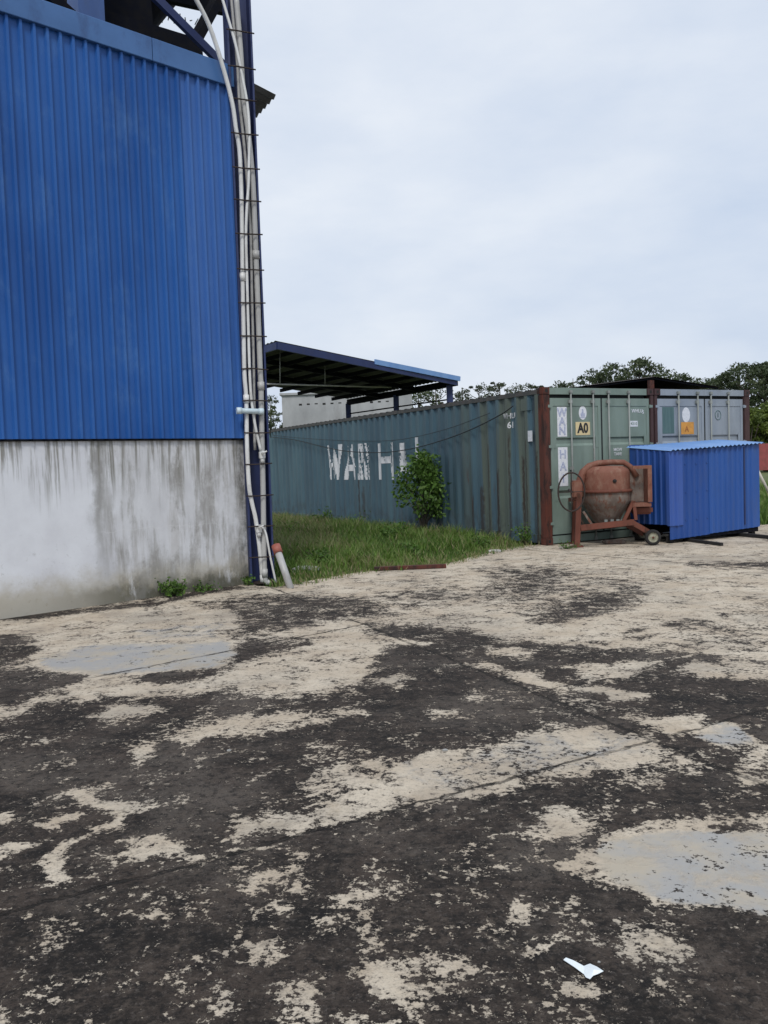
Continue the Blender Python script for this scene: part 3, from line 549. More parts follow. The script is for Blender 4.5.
# ------------------------------------------------------------------ shipping containers
W, H, LEN = 2.438, 2.591, 13.2
def cprof(y0, y1, pitch=.278, d=.036):
    pr = [(y0, 0)]; y = y0+.05
    while y+pitch < y1: pr += [(y+.072, 0), (y+.140, d), (y+.210, d), (y+.278, 0)]; y += pitch
    pr.append((y1, 0)); return pr
SIDEP = cprof(.10, LEN-.10)
def sided(y):
    for (a, da), (b_, db) in zip(SIDEP, SIDEP[1:]):
        if a <= y <= b_: return da+(db-da)*(y-a)/(b_-a+1e-9)
    return 0
m_post2 = painted('dark_maroon_post', (.045, .022, .025), (.06, .03, .03), rust=(.03, .012, .01), rlo=.5, rhi=.65, rough=.85)
def container(label, x0, mdoor, mside, decals, post, mrail, thin):
    t = T('shipping_container', label, 'container', loc2w(CA, CY, (x0, 0, 0)), CY, 'shipping containers side by side')
    for sgn, xx in ((1, .004), (-1, W-.004)):
        MB().sheet(SIDEP, .17, H-.10, lambda u, d, h: (xx+sgn*d, u, h)).build('side_panel', mside, t)
    rp = [(u, d*.5) for u, d in cprof(.12, LEN-.12)]
    MB().sheet(rp, .05, W-.05, lambda u, d, h: (h, u, H-.012-d)).build('roof_panel', m_roofrust, t)
    MB().sheet(cprof(.10, W-.10), .17, H-.10, lambda u, d, h: (u, LEN-.004-d, h)).build('end_panel', mside, t)
    MB().box(.03, W-.03, .1, LEN-.1, .12, .16).build('floor_deck', m_dark_steel, t)
    for xx in (0, W-.06):
        MB().box(xx, xx+.06, .17, LEN-.17, H-.10, H-.03).build('top_rail', mrail, t); MB().box(xx, xx+.05, .17, LEN-.17, .03, .168).build('bottom_rail', mside, t)
    for xx, yy in ((0, 0), (W-.14, 0), (0, LEN-.14), (W-.14, LEN-.14)):
        xa_ = xx+.07 if (yy == 0 and thin == 'right' and xx > 1) else xx; xb_ = xx+.07 if (yy == 0 and thin == 'left' and xx < 1) else xx+.14
        MB().box(xa_, xb_, yy+.004, yy+.136, .118, H-.118, .006).build('corner_post', post if xx == 0 else m_post2, t)
        for zz in (0, H-.118):
            c = MB().box(xx-.003, xx+.143, yy-.003, yy+.143, zz, zz+.118, .008).build('corner_casting', post if xx == 0 else m_post2, t)
            if yy == 0: MB().box(xx+.045, xx+.095, yy-.0045, yy-.0035, zz+.035, zz+.085).build('casting_hole', m_black, c)
    MB().box(.14, W-.14, .02, .13, H-.115, H-.006).build('door_header', mdoor, t); MB().box(.14, W-.14, .02, .13, .02, .14).build('door_sill', mdoor, t)
    MB().box(.14, W-.14, .09, .11, .14, H-.115).build('door_seal_frame', m_gasket, t)
    dz0, dz1 = .165, H-.175
    for di, (dx0, dx1) in enumerate(((.085 if thin == 'left' else .165, W/2+.045-.018), (W/2+.045+.018, W-(.085 if thin == 'right' else .165)))):
        d = MB()
        d.box(dx0, dx1, .030, .068, dz0, dz0+.10).box(dx0, dx1, .030, .068, dz1-.13, dz1).box(dx0, dx0+.06, .030, .068, dz0+.10, dz1-.13).box(dx1-.06, dx1, .030, .068, dz0+.10, dz1-.13)
        zs = [dz0+.10]; ys = [.040]
        for zc in (.83, 1.70): zs += [zc-.075, zc-.035, zc+.035, zc+.060]; ys += [.040, .068, .068, .040]
        zs.append(dz1-.13); ys.append(.040)
        d.sheet(list(zip(zs, ys)), dx0+.06, dx1-.06, lambda u, dd, h: (h, dd, u))
        for zc in (.83, 1.70): d.box(dx0+.055, dx0+.12, .034, .045, zc-.11, zc+.09).box(dx1-.12, dx1-.055, .034, .045, zc-.11, zc+.09)
        do = d.build('door', mdoor, t)
        for bx in ((.58, 1.06) if di == 0 else (1.40, 1.86)):
            b = MB().tube([(bx, -.002, .05), (bx, -.002, H-.07)], .014, 10)
            b.build('locking_bar', m_galv, do)
            for zz in (.23, 1.25, H-.235): MB().box(bx-.04, bx+.04, -.004, .032, zz-.03, zz+.03, .006).build('bar_bracket', m_galv, do)
            for zz in (.05, H-.07): MB().box(bx-.03, bx+.03, -.022, .02, zz-.025, zz+.025, .005).build('bar_cam', m_galv, do)
            MB().box(bx-.02, bx+.34 if bx < 1.2 and di == 0 else bx+.02, -.035, -.022, 1.03, 1.07).build('door_handle', m_galv, do) if (bx in (.58, 1.40)) else None
        hx = dx0-.03 if di == 0 else dx1+.03
        for zz in (.35, .95, 1.62, 2.28): MB().box(hx-.04, hx+.04, .0, .03, zz-.03, zz+.03, .008).build('hinge', mdoor, do)
        if di == 0:
            MB().box(dx1+.002, dx1+.034, .034, .05, dz0, dz1).build('door_seal', m_gasket, t)
        decals(di, do)
    return t
def flat(x, z, y=.0375): return lambda a, b_, c: (x+a, y-c, z+b_)
def label_box(name, x0, x1, z0, z1, mat, parent, y=.0375, lab=None): return MB().box(x0, x1, y-.002, y, z0, z1).build(name, mat, parent, lab)
def decals1(di, d):
    if di == 0:
        label_box('name_panel', .315, .515, 1.78, 2.27, m_white, d); label_box('name_panel', .315, .515, .96, 1.605, m_white, d)
        for ch, zz in (('W', 2.17), ('A', 2.02), ('N', 1.87)): text('painted_letter', ch, .19, m_inkblue, d, flat(.415, zz, .034), .006)
        for ch, zz in (('H', 1.48), ('A', 1.28), ('I', 1.08)): text('painted_letter', ch, .20, m_inkblue, d, flat(.415, zz, .034), .004)
        MB().add([(.86+.085*math.cos(a), .0370, 2.17+.115*math.sin(a)) for a in [i*math.pi/12 for i in range(24)]], [tuple(range(24))]).build('round_emblem', m_white, d)
        e = MB()
        e.prism([(.82, 2.11), (.90, 2.11), (.905, 2.16), (.875, 2.17), (.87, 2.235), (.845, 2.235), (.84, 2.18), (.815, 2.16)], .034, .036); e.box(.80, .92, .034, .036, 2.088, 2.10)
        e.build('emblem_mark', m_inkblue, d)
        label_box('code_plate', .70, 1.01, 1.80, 2.02, m_cream, d, .037); text('plate_letters', 'A0', .225, m_ink, d, flat(.855, 1.91, .0345), .010, .85)
    else:
        text('code_letters', 'WHLU', .085, m_white, d, flat(2.08, 2.20, .036), .001); text('code_letters', '5', .085, m_white, d, flat(2.22, 2.18, .036), .001)
        label_box('size_plate', 1.91, 2.09, 1.93, 2.03, m_white, d); text('size_letters', '4310', .075, m_greenpaint, d, flat(2.0, 1.98, .0345), .001)
        text('weight_lettering', 'MGW\nTARE', .075, m_white, d, flat(1.62, 1.50, .0365), .001)
def decals2(di, d):
    if di == 0:
        label_box('repaint_patch', .215, .50, 1.80, 2.27, m_teal, d, .0385, 'dark teal overpainted strip')
        MB().add([(.80+.10*math.cos(a), .0370, 2.13+.135*math.sin(a)) for a in [i*math.pi/12 for i in range(24)]], [tuple(range(24))]).build('round_emblem', m_white, d)
        label_box('code_plate', .67, .99, 1.78, 2.0, m_ochre, d, .037); text('plate_letters', 'A', .14, simple('faded_ink', (.33, .12, .03)), d, flat(.81, 1.87, .0345), .003)
    else:
        r_ = MB().tube([(1.62+.075*math.cos(a), .037, 2.12+.085*math.sin(a)) for a in [i*math.pi/10 for i in range(20)]], .006, 5, True); r_.build('round_emblem', m_teal, d)
        text('plate_letters', '1', .12, m_teal, d, flat(1.62, 2.12, .036), .003)
m_topdark = simple('dark_top_rail', (.055, .06, .06), (.09, .08, .075), .8, scale=8)
c1o = container('blue shipping container with green doors marked A0 and rusty corner posts', 0, m_greenpaint, m_side, decals1, m_rustpost, m_topdark, 'right')
c2o = container('grey shipping container with grey doors and an ochre plate, beside the green one', 2.465, m_greypaint, m_side, decals2, m_post2, m_topdark, 'left')
# flaked WAN HAI lettering following the corrugation
def seg(p, a, b_):
    a, b_ = np.array(a), np.array(b_); d = b_-a; t = np.clip(((p-a)@d)/(d@d), 0, 1); return np.linalg.norm((p-a)-t[:, None]*d, axis=1)
GL = {'W': [((0, 1), (.25, 0)), ((.25, 0), (.5, .8)), ((.5, .8), (.75, 0)), ((.75, 0), (1, 1))], 'A': [((0, 0), (.5, 1)), ((.5, 1), (1, 0)), ((.2, .33), (.8, .33))],
      'N': [((0, 0), (0, 1)), ((0, 1), (1, 0)), ((1, 0), (1, 1))], 'H': [((0, 0), (0, 1)), ((1, 0), (1, 1)), ((0, .52), (1, .52))], 'I': [((.5, 0), (.5, 1))]}
def snoise(a, b_, seed, fs=(1, 1)):
    r = np.random.default_rng(seed); v = np.zeros_like(a); am = 1
    for i in range(7):
        th = r.uniform(0, 6.28); v += am*np.sin(a*fs[0]*math.cos(th)*1.9**i*6+b_*fs[1]*math.sin(th)*1.9**i*6+r.uniform(0, 6.28)); am *= .75
    return v
for ch, y_l, y_r, hgt in (('W', 8.72, 7.86, .84), ('A', 7.72, 6.98, .82), ('N', 6.90, 6.42, .82), ('H', 5.92, 5.22, .80), ('A', 5.06, 4.52, .76), ('I', 4.38, 3.98, .86)):
    cs = .022; n_y = int((y_l-y_r)/cs)+8; n_z = int(hgt/.03)+1; vs = []; fs = []
    yy = np.array([[y_l+.08-i*cs for i in range(n_y)] for j in range(n_z)]).ravel(); zz = np.array([[1.09+.03*j for i in range(n_y)] for j in range(n_z)]).ravel()
    if ch == 'I': zz = zz+.0
    pu = np.stack([yy*0+(y_l-yy), zz-1.09], 1); D = np.full(len(yy), 9.)
    for a, b_ in GL[ch]: D = np.minimum(D, seg(pu, (a[0]*(y_l-y_r-.14)+.07, a[1]*hgt), (b_[0]*(y_l-y_r-.14)+.07, b_[1]*hgt)))
    ok = (D < .085) & (snoise(yy, zz, 5, (1.6, .45)) > -1.05)
    if ch == 'N': ok &= ~((yy < 6.62) & (snoise(yy, zz, 8, (2, .5)) > -.2))
    for y_, z_, o_ in zip(yy, zz, ok):
        if o_:
            n = len(vs); vs += [(-.0005+sided(y_)+.0, y_, z_), (-.0005+sided(y_-cs), y_-cs, z_), (-.0005+sided(y_-cs), y_-cs, z_+.03), (-.0005+sided(y_), y_, z_+.03)]; fs.append((n, n+1, n+2, n+3))
    MB().add(vs, fs).build('painted_letter', m_whitepaint, c1o)
sidefn = lambda yc, zc: (lambda a, b_, c: (sided(yc-a)-.001-c, yc-a, zc+b_))
text('code_letters', 'WHLU', .13, m_whitepaint, c1o, sidefn(.95, 2.18), .001); text('code_letters', '61', .15, m_whitepaint, c1o, sidefn(.92, 2.02), .003)
MB().box(-.003, .0, .30, .42, 1.72, 1.90).build('small_notice', m_white, c1o); MB().box(-.002, .03, .36, .60, 2.24, 2.44).build('vent_cover', m_side, c1o)
# canopy over the containers
can = T('container_canopy', 'low dark sheet-metal gable roof laid over the containers', 'roof', loc2w(CA, CY, (0, 0, 0)), CY)
for sx, xa, za, xb, zb, nm in ((-1, 1.55, 2.70, 3.2, 2.885, 'roof_sheet'), (1, 3.2, 2.885, 4.95, 2.715, 'roof_sheet')):
    pr = []
    n = 40
    for i in range(n+1): pr.append((i/n, .012 if i % 2 else 0))
    MB().sheet([(.7+u*6.5, d) for u, d in [(j/90, .01*(j % 2)) for j in range(91)]], 0, 1, lambda u, d, h: (xa+(xb-xa)*h, u, za+(zb-za)*h+d)).build(nm, m_roofrust, can)
for a, c in (((1.6, .75, 2.675), (3.2, .75, 2.855)), ((3.2, .75, 2.855), (4.9, .75, 2.690))): MB().bar(a, c, .04, .03).build('rafter', m_dark_steel, can)
for xx, zt in ((1.75, 2.68), (3.2, 2.84), (4.75, 2.68)):
    for yy in (.85, 6.5): MB().box(xx-.02, xx+.02, yy-.02, yy+.02, 2.594, zt).build('support_post', m_rust, can)
MB().bar((2.45, .07, 2.595), (2.45, .07, 2.74), .10, .06).build('bracket', m_rustpost, can)
MB().box(2.4, 4.0, .72, 4, 2.594, 2.66).build('roof_ballast', m_dark_steel, can)
# ------------------------------------------------------------------ blue sheet-metal box
C0 = np.array([4.54, 13.66]); BY = .5
bx = T('blue_metal_box', 'blue corrugated sheet-metal hutch with pale roof in front of the containers', 'storage box', (C0[0], C0[1], 0), BY)
BL, BD = 2.14, .85
def ribs(a, b_, pitch=.125, d=.022):
    pr = [(a, 0)]; u = a+.02
    while u+pitch < b_: pr += [(u, 0), (u+.016, d), (u+.04, d), (u+.056, 0)]; u += pitch
    pr.append((b_, 0)); return pr
def zt(x, y): return 1.47+.035*x+.09*y
for ua, ub, yo, mt, dz_ in ((0, .92, 0, m_bluebox, 0), (.90, BL, -.006, m_blueboxb, .012)):
    n = ribs(ua, ub); vs = [(u, yo-d, .065+.065*u/BL+dz_) for u, d in n]+[(u, yo-d, zt(u, 0)) for u, d in n]; N = len(n)
    MB().add(vs, [(i, i+1, N+i+1, N+i) for i in range(N-1)]).build('front_panel', mt, bx)
for zz in (.35, .80, 1.25):
    for u in (.35, .60, .85, 1.10, 1.35, 1.60, 1.95): MB().lathe([(0, -.008), (.011, -.006), (.013, 0)], 'y', (u+.01, -.007, zz+.02*u), 8).build('screw', m_bluebox, bx)
n = ribs(0, BD); N = len(n)
for xx, sg in ((0, -1), (BL, 1)):
    vs = [(xx+sg*d, u, .30) for u, d in n]+[(xx+sg*d, u, zt(xx, u)) for u, d in n]; MB().add(vs, [(i, i+1, N+i+1, N+i) for i in range(N-1)]).build('end_panel', m_bluebox, bx)
n = ribs(0, .30, .10); N = len(n); vs = [(u, -.02-d, .285) for u, d in n]+[(u, -.02-d, zt(u, 0)) for u, d in n]
mlap = painted('paler_blue_lap', (.04, .10, .36), (.03, .085, .33), rlo=.7, rhi=.8, rough=.4, dirtamt=.2)
MB().add(vs, [(i, i+1, N+i+1, N+i) for i in range(N-1)]).box(-.02, .0, -.022, .03, .285, 1.46).build('lap_sheet', mlap, bx)
MB().box(BL-.42, BL-.39, -.035, -.018, .2, 1.5).build('lap_edge', m_navy, bx)
MB().box(0, BL, BD-.01, BD, .25, 1.6).build('back_panel', m_bluebox, bx)
nr = 22; vs = []
for yy in (-.07, BD+.05):
    for i in range(nr*2+1):
        x = -.02+(BL+.10)*i/(nr*2); vs.append((x, yy, zt(x, yy)+.012+(.026 if i % 2 else 0)))
N = nr*2+1; MB().add(vs, [(i, i+1, N+i+1, N+i) for i in range(N-1)]).build('roof_sheet', m_blueroof, bx)
MB().box(.02, BL-.02, .012, .05, .06, .16).box(.02, BL-.02, BD-.06, BD-.02, .10, .25).build('base_frame', m_dark_steel, bx)
for xx in (.06, BL-.12):
    for yy in (.06, BD-.1): MB().box(xx, xx+.08, yy, yy+.08, 0, .11).build('foot', m_black, bx)
# steel bars lying on the concrete
for lab, p, q, w_ in (('black steel bar on the concrete under the front edge of the blue hutch', (684, 541), (722, 546), .05), ('longer black steel bar reaching right past the blue hutch', (716, 534), (790, 541), .06), ('thin dark bar lying between the mixer and the blue hutch', (640, 540.5), (700, 536.5), .04)):
    P0, P1 = gr(*p), gr(*q); b = MB().bar((0, 0, w_/2), tuple(P1-P0+np.array([0, 0, w_/2])), w_, w_); o = b.build('steel_bar', m_black, None, bevel=.004); o.location = P0.tolist(); tag(o, lab, 'steel bar', 'steel bars lying near the hutch')
# ------------------------------------------------------------------ concrete mixer
G0 = gr(577, 547); mx_ = T('concrete_mixer', 'rusty orange concrete mixer with handwheel in front of the green doors', 'concrete mixer', G0, -.04)
def q(px, py, y=0): return ((px-577)/63.0*(1+y*.07), y, (547-py)/62.6+(px-577)*.0006-(.11*y if py > 515 else .09*y))
YB = .62
for yy in (0, YB):
    b = MB().bar((0+yy*.1, yy, 0), (.05+yy*.1, yy, .86), .08, .07); b.build('stand_leg', m_rust, mx_)
    MB().box(-.09+yy*.1, .09+yy*.1, yy-.07, yy+.07, 0, .02).build('foot_plate', m_rust, mx_)
MB().bar(q(578, 498, 0), q(578, 498, YB), .06, .06).build('cross_bar', m_rust, mx_)
cz = q(611, 500)[0]; yc = YB/2
hub = MB().box(-.06, .10, yc-.34, yc-.16, .78, 1.06, .02); hub.build('gear_housing', m_orange, mx_)
MB().bar((.02, yc-.25, .92), (.26, yc-.02, .92), .09, .09).build('drum_shaft', m_rust, mx_)
# handwheel
hw = q(569, 492, -.22); rr = .30
hwo = MB().tube([(hw[0]+rr*.68*math.cos(a), hw[1]-.10+rr*.5*math.cos(a)*.0, hw[2]+rr*math.sin(a)) for a in [i*math.pi/18 for i in range(36)]], .013, 8, True).build('handwheel', m_rung, mx_)
sb = MB()
for a in (0, math.pi/2, math.pi, 1.5*math.pi): sb.tube([(hw[0], hw[1]-.10, hw[2]), (hw[0]+rr*.68*math.cos(a), hw[1]-.10, hw[2]+rr*math.sin(a))], .008, 6)
sb.tube([(hw[0], hw[1]-.12, hw[2]), (hw[0]+.02, yc-.3, hw[2]+.02)], .02, 8); sb.build('wheel_spokes', m_rung, hwo)
# drum
dcx = q(611, 0)[0]; R = .385
zt0, zt1, zb = q(611, 467)[2]-.06, q(611, 491)[2]-.04, q(611, 524)[2]-.03
MB().lathe([(.10, zt0+.04), (R-.10, zt0+.03), (R-.015, zt0-.03), (R, zt0-.08), (R, zt1+.02)], 'z', (dcx, yc, 0), 36).build('drum_top', m_orange, mx_)
MB().lathe([(R, zt1+.02), (R+.03, zt1+.015), (R+.035, zt1-.02), (R, zt1-.03)], 'z', (dcx, yc, 0), 36).build('ring_gear', m_rust, mx_)
MB().lathe([(R, zt1-.02), (R+.01, zt1-.15), (R-.02, zt1-.22), (.20, zb+.02), (.17, zb), (.0, zb)], 'z', (dcx, yc, 0), 36).build('drum_cone', m_cement, mx_)
MB().lathe([(.0, 0), (.03, 0), (.03, .012), (0, .014)][::-1], 'y', (dcx+.06, yc-R-.012, zt1+.16), 12).build('drum_bolt', m_black, mx_)
b = MB()
for i in range(6):
    a = -1.2+i*.45-1.57*.4; b.box(dcx+.22*math.cos(a)-.025, dcx+.22*math.cos(a)+.025, yc-.28+.1*abs(math.sin(a))-.03, yc-.24, zb-.03, zb+.06)
b.build('lug_row', m_galv, mx_)
# yoke arch over the drum
b = MB().tube([q(582, 496, yc-.12), q(583, 484, yc-.12), q(587, 472, yc-.12), q(593, 466.5, yc-.12), q(602, 464, yc-.12), q(616, 464, yc-.12), q(627, 465, yc-.12), q(634, 470, yc-.12), q(640, 480, yc-.12)], [.08, .075, .065, .055, .048, .045, .045, .042, .042], 12)
b.build('yoke', m_orange, mx_)
# engine guard on the right
g1 = q(633, 470); g2 = q(650, 507)
b = MB().box(g2[0]-.035, g2[0]+.03, yc-.36, yc-.05, g2[2], g1[2]).box(g1[0], g2[0]-.035, yc-.36, yc-.33, g1[2]-.05, g1[2]).box(g1[0], g2[0]+.02, yc-.34, yc+.2, g2[2]-.07, g2[2]-.01)
b.build('engine_guard', m_orange, mx_); MB().box(g1[0]+.02, g2[0]-.036, yc-.10, yc-.07, g2[2], g1[2]-.03).build('guard_plate', m_cement, mx_)
MB().box(g1[0]+.05, g2[0]+.08, yc-.22, yc+.12, g2[2]-.20, g2[2]-.07, .03).build('motor', m_rust, mx_)
for yy in (0, YB): MB().bar(q(581, 528, yy), q(634, 526, yy), .07, .09).build('base_beam', m_rust, mx_)
for yy in (.0, YB):
    MB().bar(q(632, 526, yy), q(650, 538, yy), .055, .08).build('axle_arm', m_rust, mx_)
    MB().bar(q(584, 512, yy), q(592, 525, yy), .035, .035).build('brace', m_cement, mx_); MB().bar(q(634, 505, yy), q(624, 524, yy), .05, .05).build('brace', m_rust, mx_)
    MB().bar(q(634, 505, yy), q(636, 524, yy), .05, .05).build('brace', m_rust, mx_)
MB().tube([(q(652, 537)[0]-.015, -.10, .125), (q(652, 537)[0]+.03, YB+.10, .125)], .018, 8).build('axle', m_rung, mx_)
for yy in (-.09, YB+.09):
    R2 = .125; c = (q(652, 537)[0]-.01+yy*.06, yy, R2)
    wo = MB().lathe([(R2-.045, -.03), (R2-.012, -.032), (R2, -.018), (R2, .018), (R2-.012, .032), (R2-.045, .03)], 'y', c, 28).build('wheel', m_black, mx_)
    MB().lathe([(0, -.026), (.025, -.026), (.03, -.018), (R2-.055, -.012), (R2-.043, -.026), (R2-.043, .026), (.03, .02), (0, .026)], 'y', c, 24).build('rim', m_wheelhub, wo)
    MB().lathe([(0, -.040), (.018, -.038), (.02, -.02)], 'y', c, 10).build('hub_cap', m_rust, wo)
MB().box(.5, .85, .25, .5, 0, .06, .02).build('cement_crust', m_cement, mx_)
# ------------------------------------------------------------------ open shed behind
sh = T('open_shed', 'open-sided shed with a dark sloping roof on blue posts behind the containers', 'shed', (0, 0, 0), 0)
h1 = 6.06; R1 = at(277, 341, 31.5); R2_ = at(456.5, 378.5, 37.5); R3 = at(348, 399, 44.); R4 = R1+(R3-R2_)
roof_pts = [Vector(p) for p in (R1, R2_, R3, R4)]; b = MB(); n = 60; vs = []
for i in range(n+1):
    t_ = i/n; a = roof_pts[0].lerp(roof_pts[3], t_); c = roof_pts[1].lerp(roof_pts[2], t_); dz = .04 if i % 2 else 0
    vs += [(a.x, a.y, a.z+dz), (c.x, c.y, c.z+dz)]
b.add(vs, [(2*i, 2*i+1, 2*i+3, 2*i+2) for i in range(n)]); b.build('roof_sheet', simple('shed_roof_sheet', (.07, .075, .08), (.05, .05, .05), .7), sh)
dn = Vector((0, 0, -.17))
MB().bar(roof_pts[0]+dn, roof_pts[1]+dn, .10, .26).build('fascia_beam', m_navy, sh); MB().bar(roof_pts[3]+dn, roof_pts[0]+dn, .10, .26).build('fascia_beam', m_navy, sh)
MB().bar(roof_pts[0].lerp(roof_pts[1], .5)+Vector((0, -.06, -.02)), roof_pts[1]+Vector((.15, .0, -.02)), .06, .20).build('gutter_sheet', m_blueroof, sh)
MB().bar(roof_pts[1]+dn, roof_pts[2]+dn, .16, .28).build('eave_beam', m_dark_steel, sh)
for i in range(1, 9):
    a = roof_pts[0].lerp(roof_pts[1], i/9)+Vector((0, 0, -.14)); c = roof_pts[3].lerp(roof_pts[2], i/9)+Vector((0, 0, -.14)); MB().bar(a, c, .07, .16).build('purlin', m_dark_steel, sh)
for t_ in (.33, .66):
    a = roof_pts[0].lerp(roof_pts[3], t_)+Vector((0, 0, -.16)); c = roof_pts[1].lerp(roof_pts[2], t_)+Vector((0, 0, -.16)); MB().bar(a, c, .12, .20).build('rafter', m_dark_steel, sh)
for p in (roof_pts[1].lerp(roof_pts[2], .03)+Vector((-.15, 0, 0)), roof_pts[1].lerp(roof_pts[2], .52), roof_pts[2], roof_pts[3], roof_pts[0].lerp(roof_pts[3], .55)):
    MB().box(p.x-.13, p.x+.13, p.y-.13, p.y+.13, -.03, p.z-.25).build('post', m_navy, sh)
a, c = roof_pts[1].lerp(roof_pts[2], .02), roof_pts[2]; MB().bar((a.x, a.y, a.z-.85), (c.x, c.y, c.z-.75), .05, .06).build('tie_rail', m_dark_steel, sh)
a, c = at(266, 384, 33), at(401, 387.5, 40); MB().tube([tuple(a), tuple(c)], .035, 6).build('tie_pipe', m_pvcg, sh)
for px in (280, 325):
    a = at(px, 350 if px < 300 else 362, 33+(px-280)*.05); c = at(px, 384.5, 33+(px-280)*.05); MB().tube([tuple(a), tuple(c)], .012, 5).build('hanger_rod', m_pvcg, sh)
# grey block building
k = M('grey_block_wall', .9); cc = k.mix(k.rng(k.noise(.5, 9, .65, (1, 1, .6)), .35, .65), (.40, .41, .42), (.30, .31, .32))
cc = k.mix(k.ma('MULTIPLY', k.rng(k.noise(1.4, 8, .65, (1, 1, .3), (3, 0, 0)), .5, .7), .5), cc, (.20, .20, .20)); m_block = k.out(cc)
Pa, Pb = at(283, 430, 46), at(413, 430, 46)
blk = T('block_building', 'plain grey cement building seen under the shed roof', 'building', (Pa[0], 46, 0), 0)
wid = Pb[0]-Pa[0]; htop = at(412, 391, 46)[2]
MB().box(0, wid, 0, 6, -.03, htop).build('wall', m_block, blk); MB().box(-.1, wid+.1, -.1, 6.1, htop+.002, htop+.12).build('parapet', m_block, blk)
b = MB(); zz = at(320, 404, 46)[2]
for i in range(12): MB().box(.9+i*.42, 1.06+i*.42, -.004, -.002, zz-.05+.02*(i % 3), zz+.05).build('putlog_hole', m_black, blk)
# ------------------------------------------------------------------ right-hand fence, pole
fn = T('red_fence', 'faded red metal fence at the right edge under the trees', 'fence', (25, 60, 0), 0)
mred = simple('faded_red_sheet', (.30, .07, .07), (.22, .06, .055), .7, scale=2)
b = MB().sheet([(x*.2, .03*(x % 2)) for x in range(120)], .15, 2.0, lambda u, d, h: (u, d, h)); b.build('sheet_panel', mred, fn)
for i in range(9):
    MB().box(i*2.9+.9, i*2.9+1.15, -.16, -.005, -.03, 2.1).build('fence_post', m_bark, fn)
pp = gr(778, 509); o = MB().tube([(0, 0, -.03), tuple(at(756.5, 468, pp[1])-pp)], .035, 8).build('leaning_pole', simple('pale_pole', (.5, .46, .4))); o.location = pp.tolist(); tag(o, 'pale leaning pole in the grass right of the blue hutch', 'pole')
# ------------------------------------------------------------------ vegetation
def crown_points(n_clump, rad, hgt, z0, per, flat_=1., seed=0, tip=True):
    r = np.random.default_rng(seed); pts = []; cl = []; tint = []
    for i in range(n_clump):
        t = r.uniform(0, 1)**.8; zc = z0+hgt*t; w_ = rad*(math.sin(math.pi*min(t*.85+.15, 1))**.6)
        a = r.uniform(0, 6.28); d = w_*math.sqrt(r.uniform(.05, 1)); c = np.array([d*math.cos(a), d*math.sin(a)*.9, zc]); s = r.uniform(.25, .85)*rad*.33
        q_ = r.normal(size=(per, 3)); q_ *= (r.uniform(.2, 1, per)**.5/np.linalg.norm(q_, axis=1))[:, None]; q_ *= np.array([s, s, s*.62*flat_])
        pts.append(c+q_); cl.append(c); tint.append(np.clip(r.uniform(.1, .75)+r.normal(0, .14, per), 0, 1))
    return np.concatenate(pts), cl, np.concatenate(tint)
def tree(name, label, cat, pos, hgt, rad, trunk, n_clump, per, leaf, mat, bark, seed, group):
    t = T(name, label, cat, pos, random.uniform(0, 6), group)
    P_, cl, ti = crown_points(n_clump, rad, (hgt-trunk)*.92, trunk, per, 1., seed)
    b = MB(); r = random.Random(seed); tr = rad*.055+.03; lean = r.uniform(-.03, .03)*hgt
    b.tube([(0, 0, -.05), (lean*.3, 0, trunk*.6), (lean, .05, trunk+(hgt-trunk)*.5), (lean, 0, hgt*.93)], [tr, tr*.8, tr*.45, tr*.12], 8)
    b.build('trunk', bark, t); lb = MB()
    for c in cl[::2]:
        z_ = max(trunk*.7, c[2]-math.hypot(c[0], c[1])*r.uniform(.5, 1.1)); lb.tube([(lean*z_/hgt, 0, z_), ((c[0])*.5+lean*.3, c[1]*.5, (z_+c[2])/2-.1), tuple(c)], [tr*.35, tr*.22, tr*.08], 5)
    lb.build('limb', bark, t)
    quads('crown', leaf_quads(P_, leaf), mat, t, ti)
    return t
protoA = None
TREES = [  # px, top py, distance, radius m, kind
 (573, 371, 78, 2.6, 0), (592, 366, 84, 3.0, 0), (612, 359, 80, 3.2, 1), (640, 353, 78, 3.4, 1), (664, 366, 82, 2.8, 0), (684, 371, 78, 2.6, 0), (702, 377, 86, 2.8, 0),
 (722, 372, 76, 2.6, 1), (741, 359, 74, 3.4, 1), (764, 357, 72, 3.6, 1), (792, 352, 70, 4.0, 1), (628, 368, 90, 3.4, 1), (655, 371, 92, 3.4, 0), (694, 375, 92, 3.6, 0), (713, 376, 95, 3.6, 0),
 (462, 384, 80, 2.2, 2), (478, 379, 86, 2.2, 2), (497, 377, 82, 2.4, 2), (515, 379, 88, 2.2, 2), (533, 378, 80, 2.4, 2), (552, 382, 84, 2.2, 2), (436, 381, 90, 3.0, 2), (418, 384, 84, 3.0, 0), (400, 388, 92, 3.0, 0),
 (270, 391, 74, 1.8, 2), (256, 386, 70, 2.4, 0)]
wordsT = {}
proto = {}
dsc = ['middling dark tree', 'tall dense dark green tree', 'thin sparse tree showing sky through it']
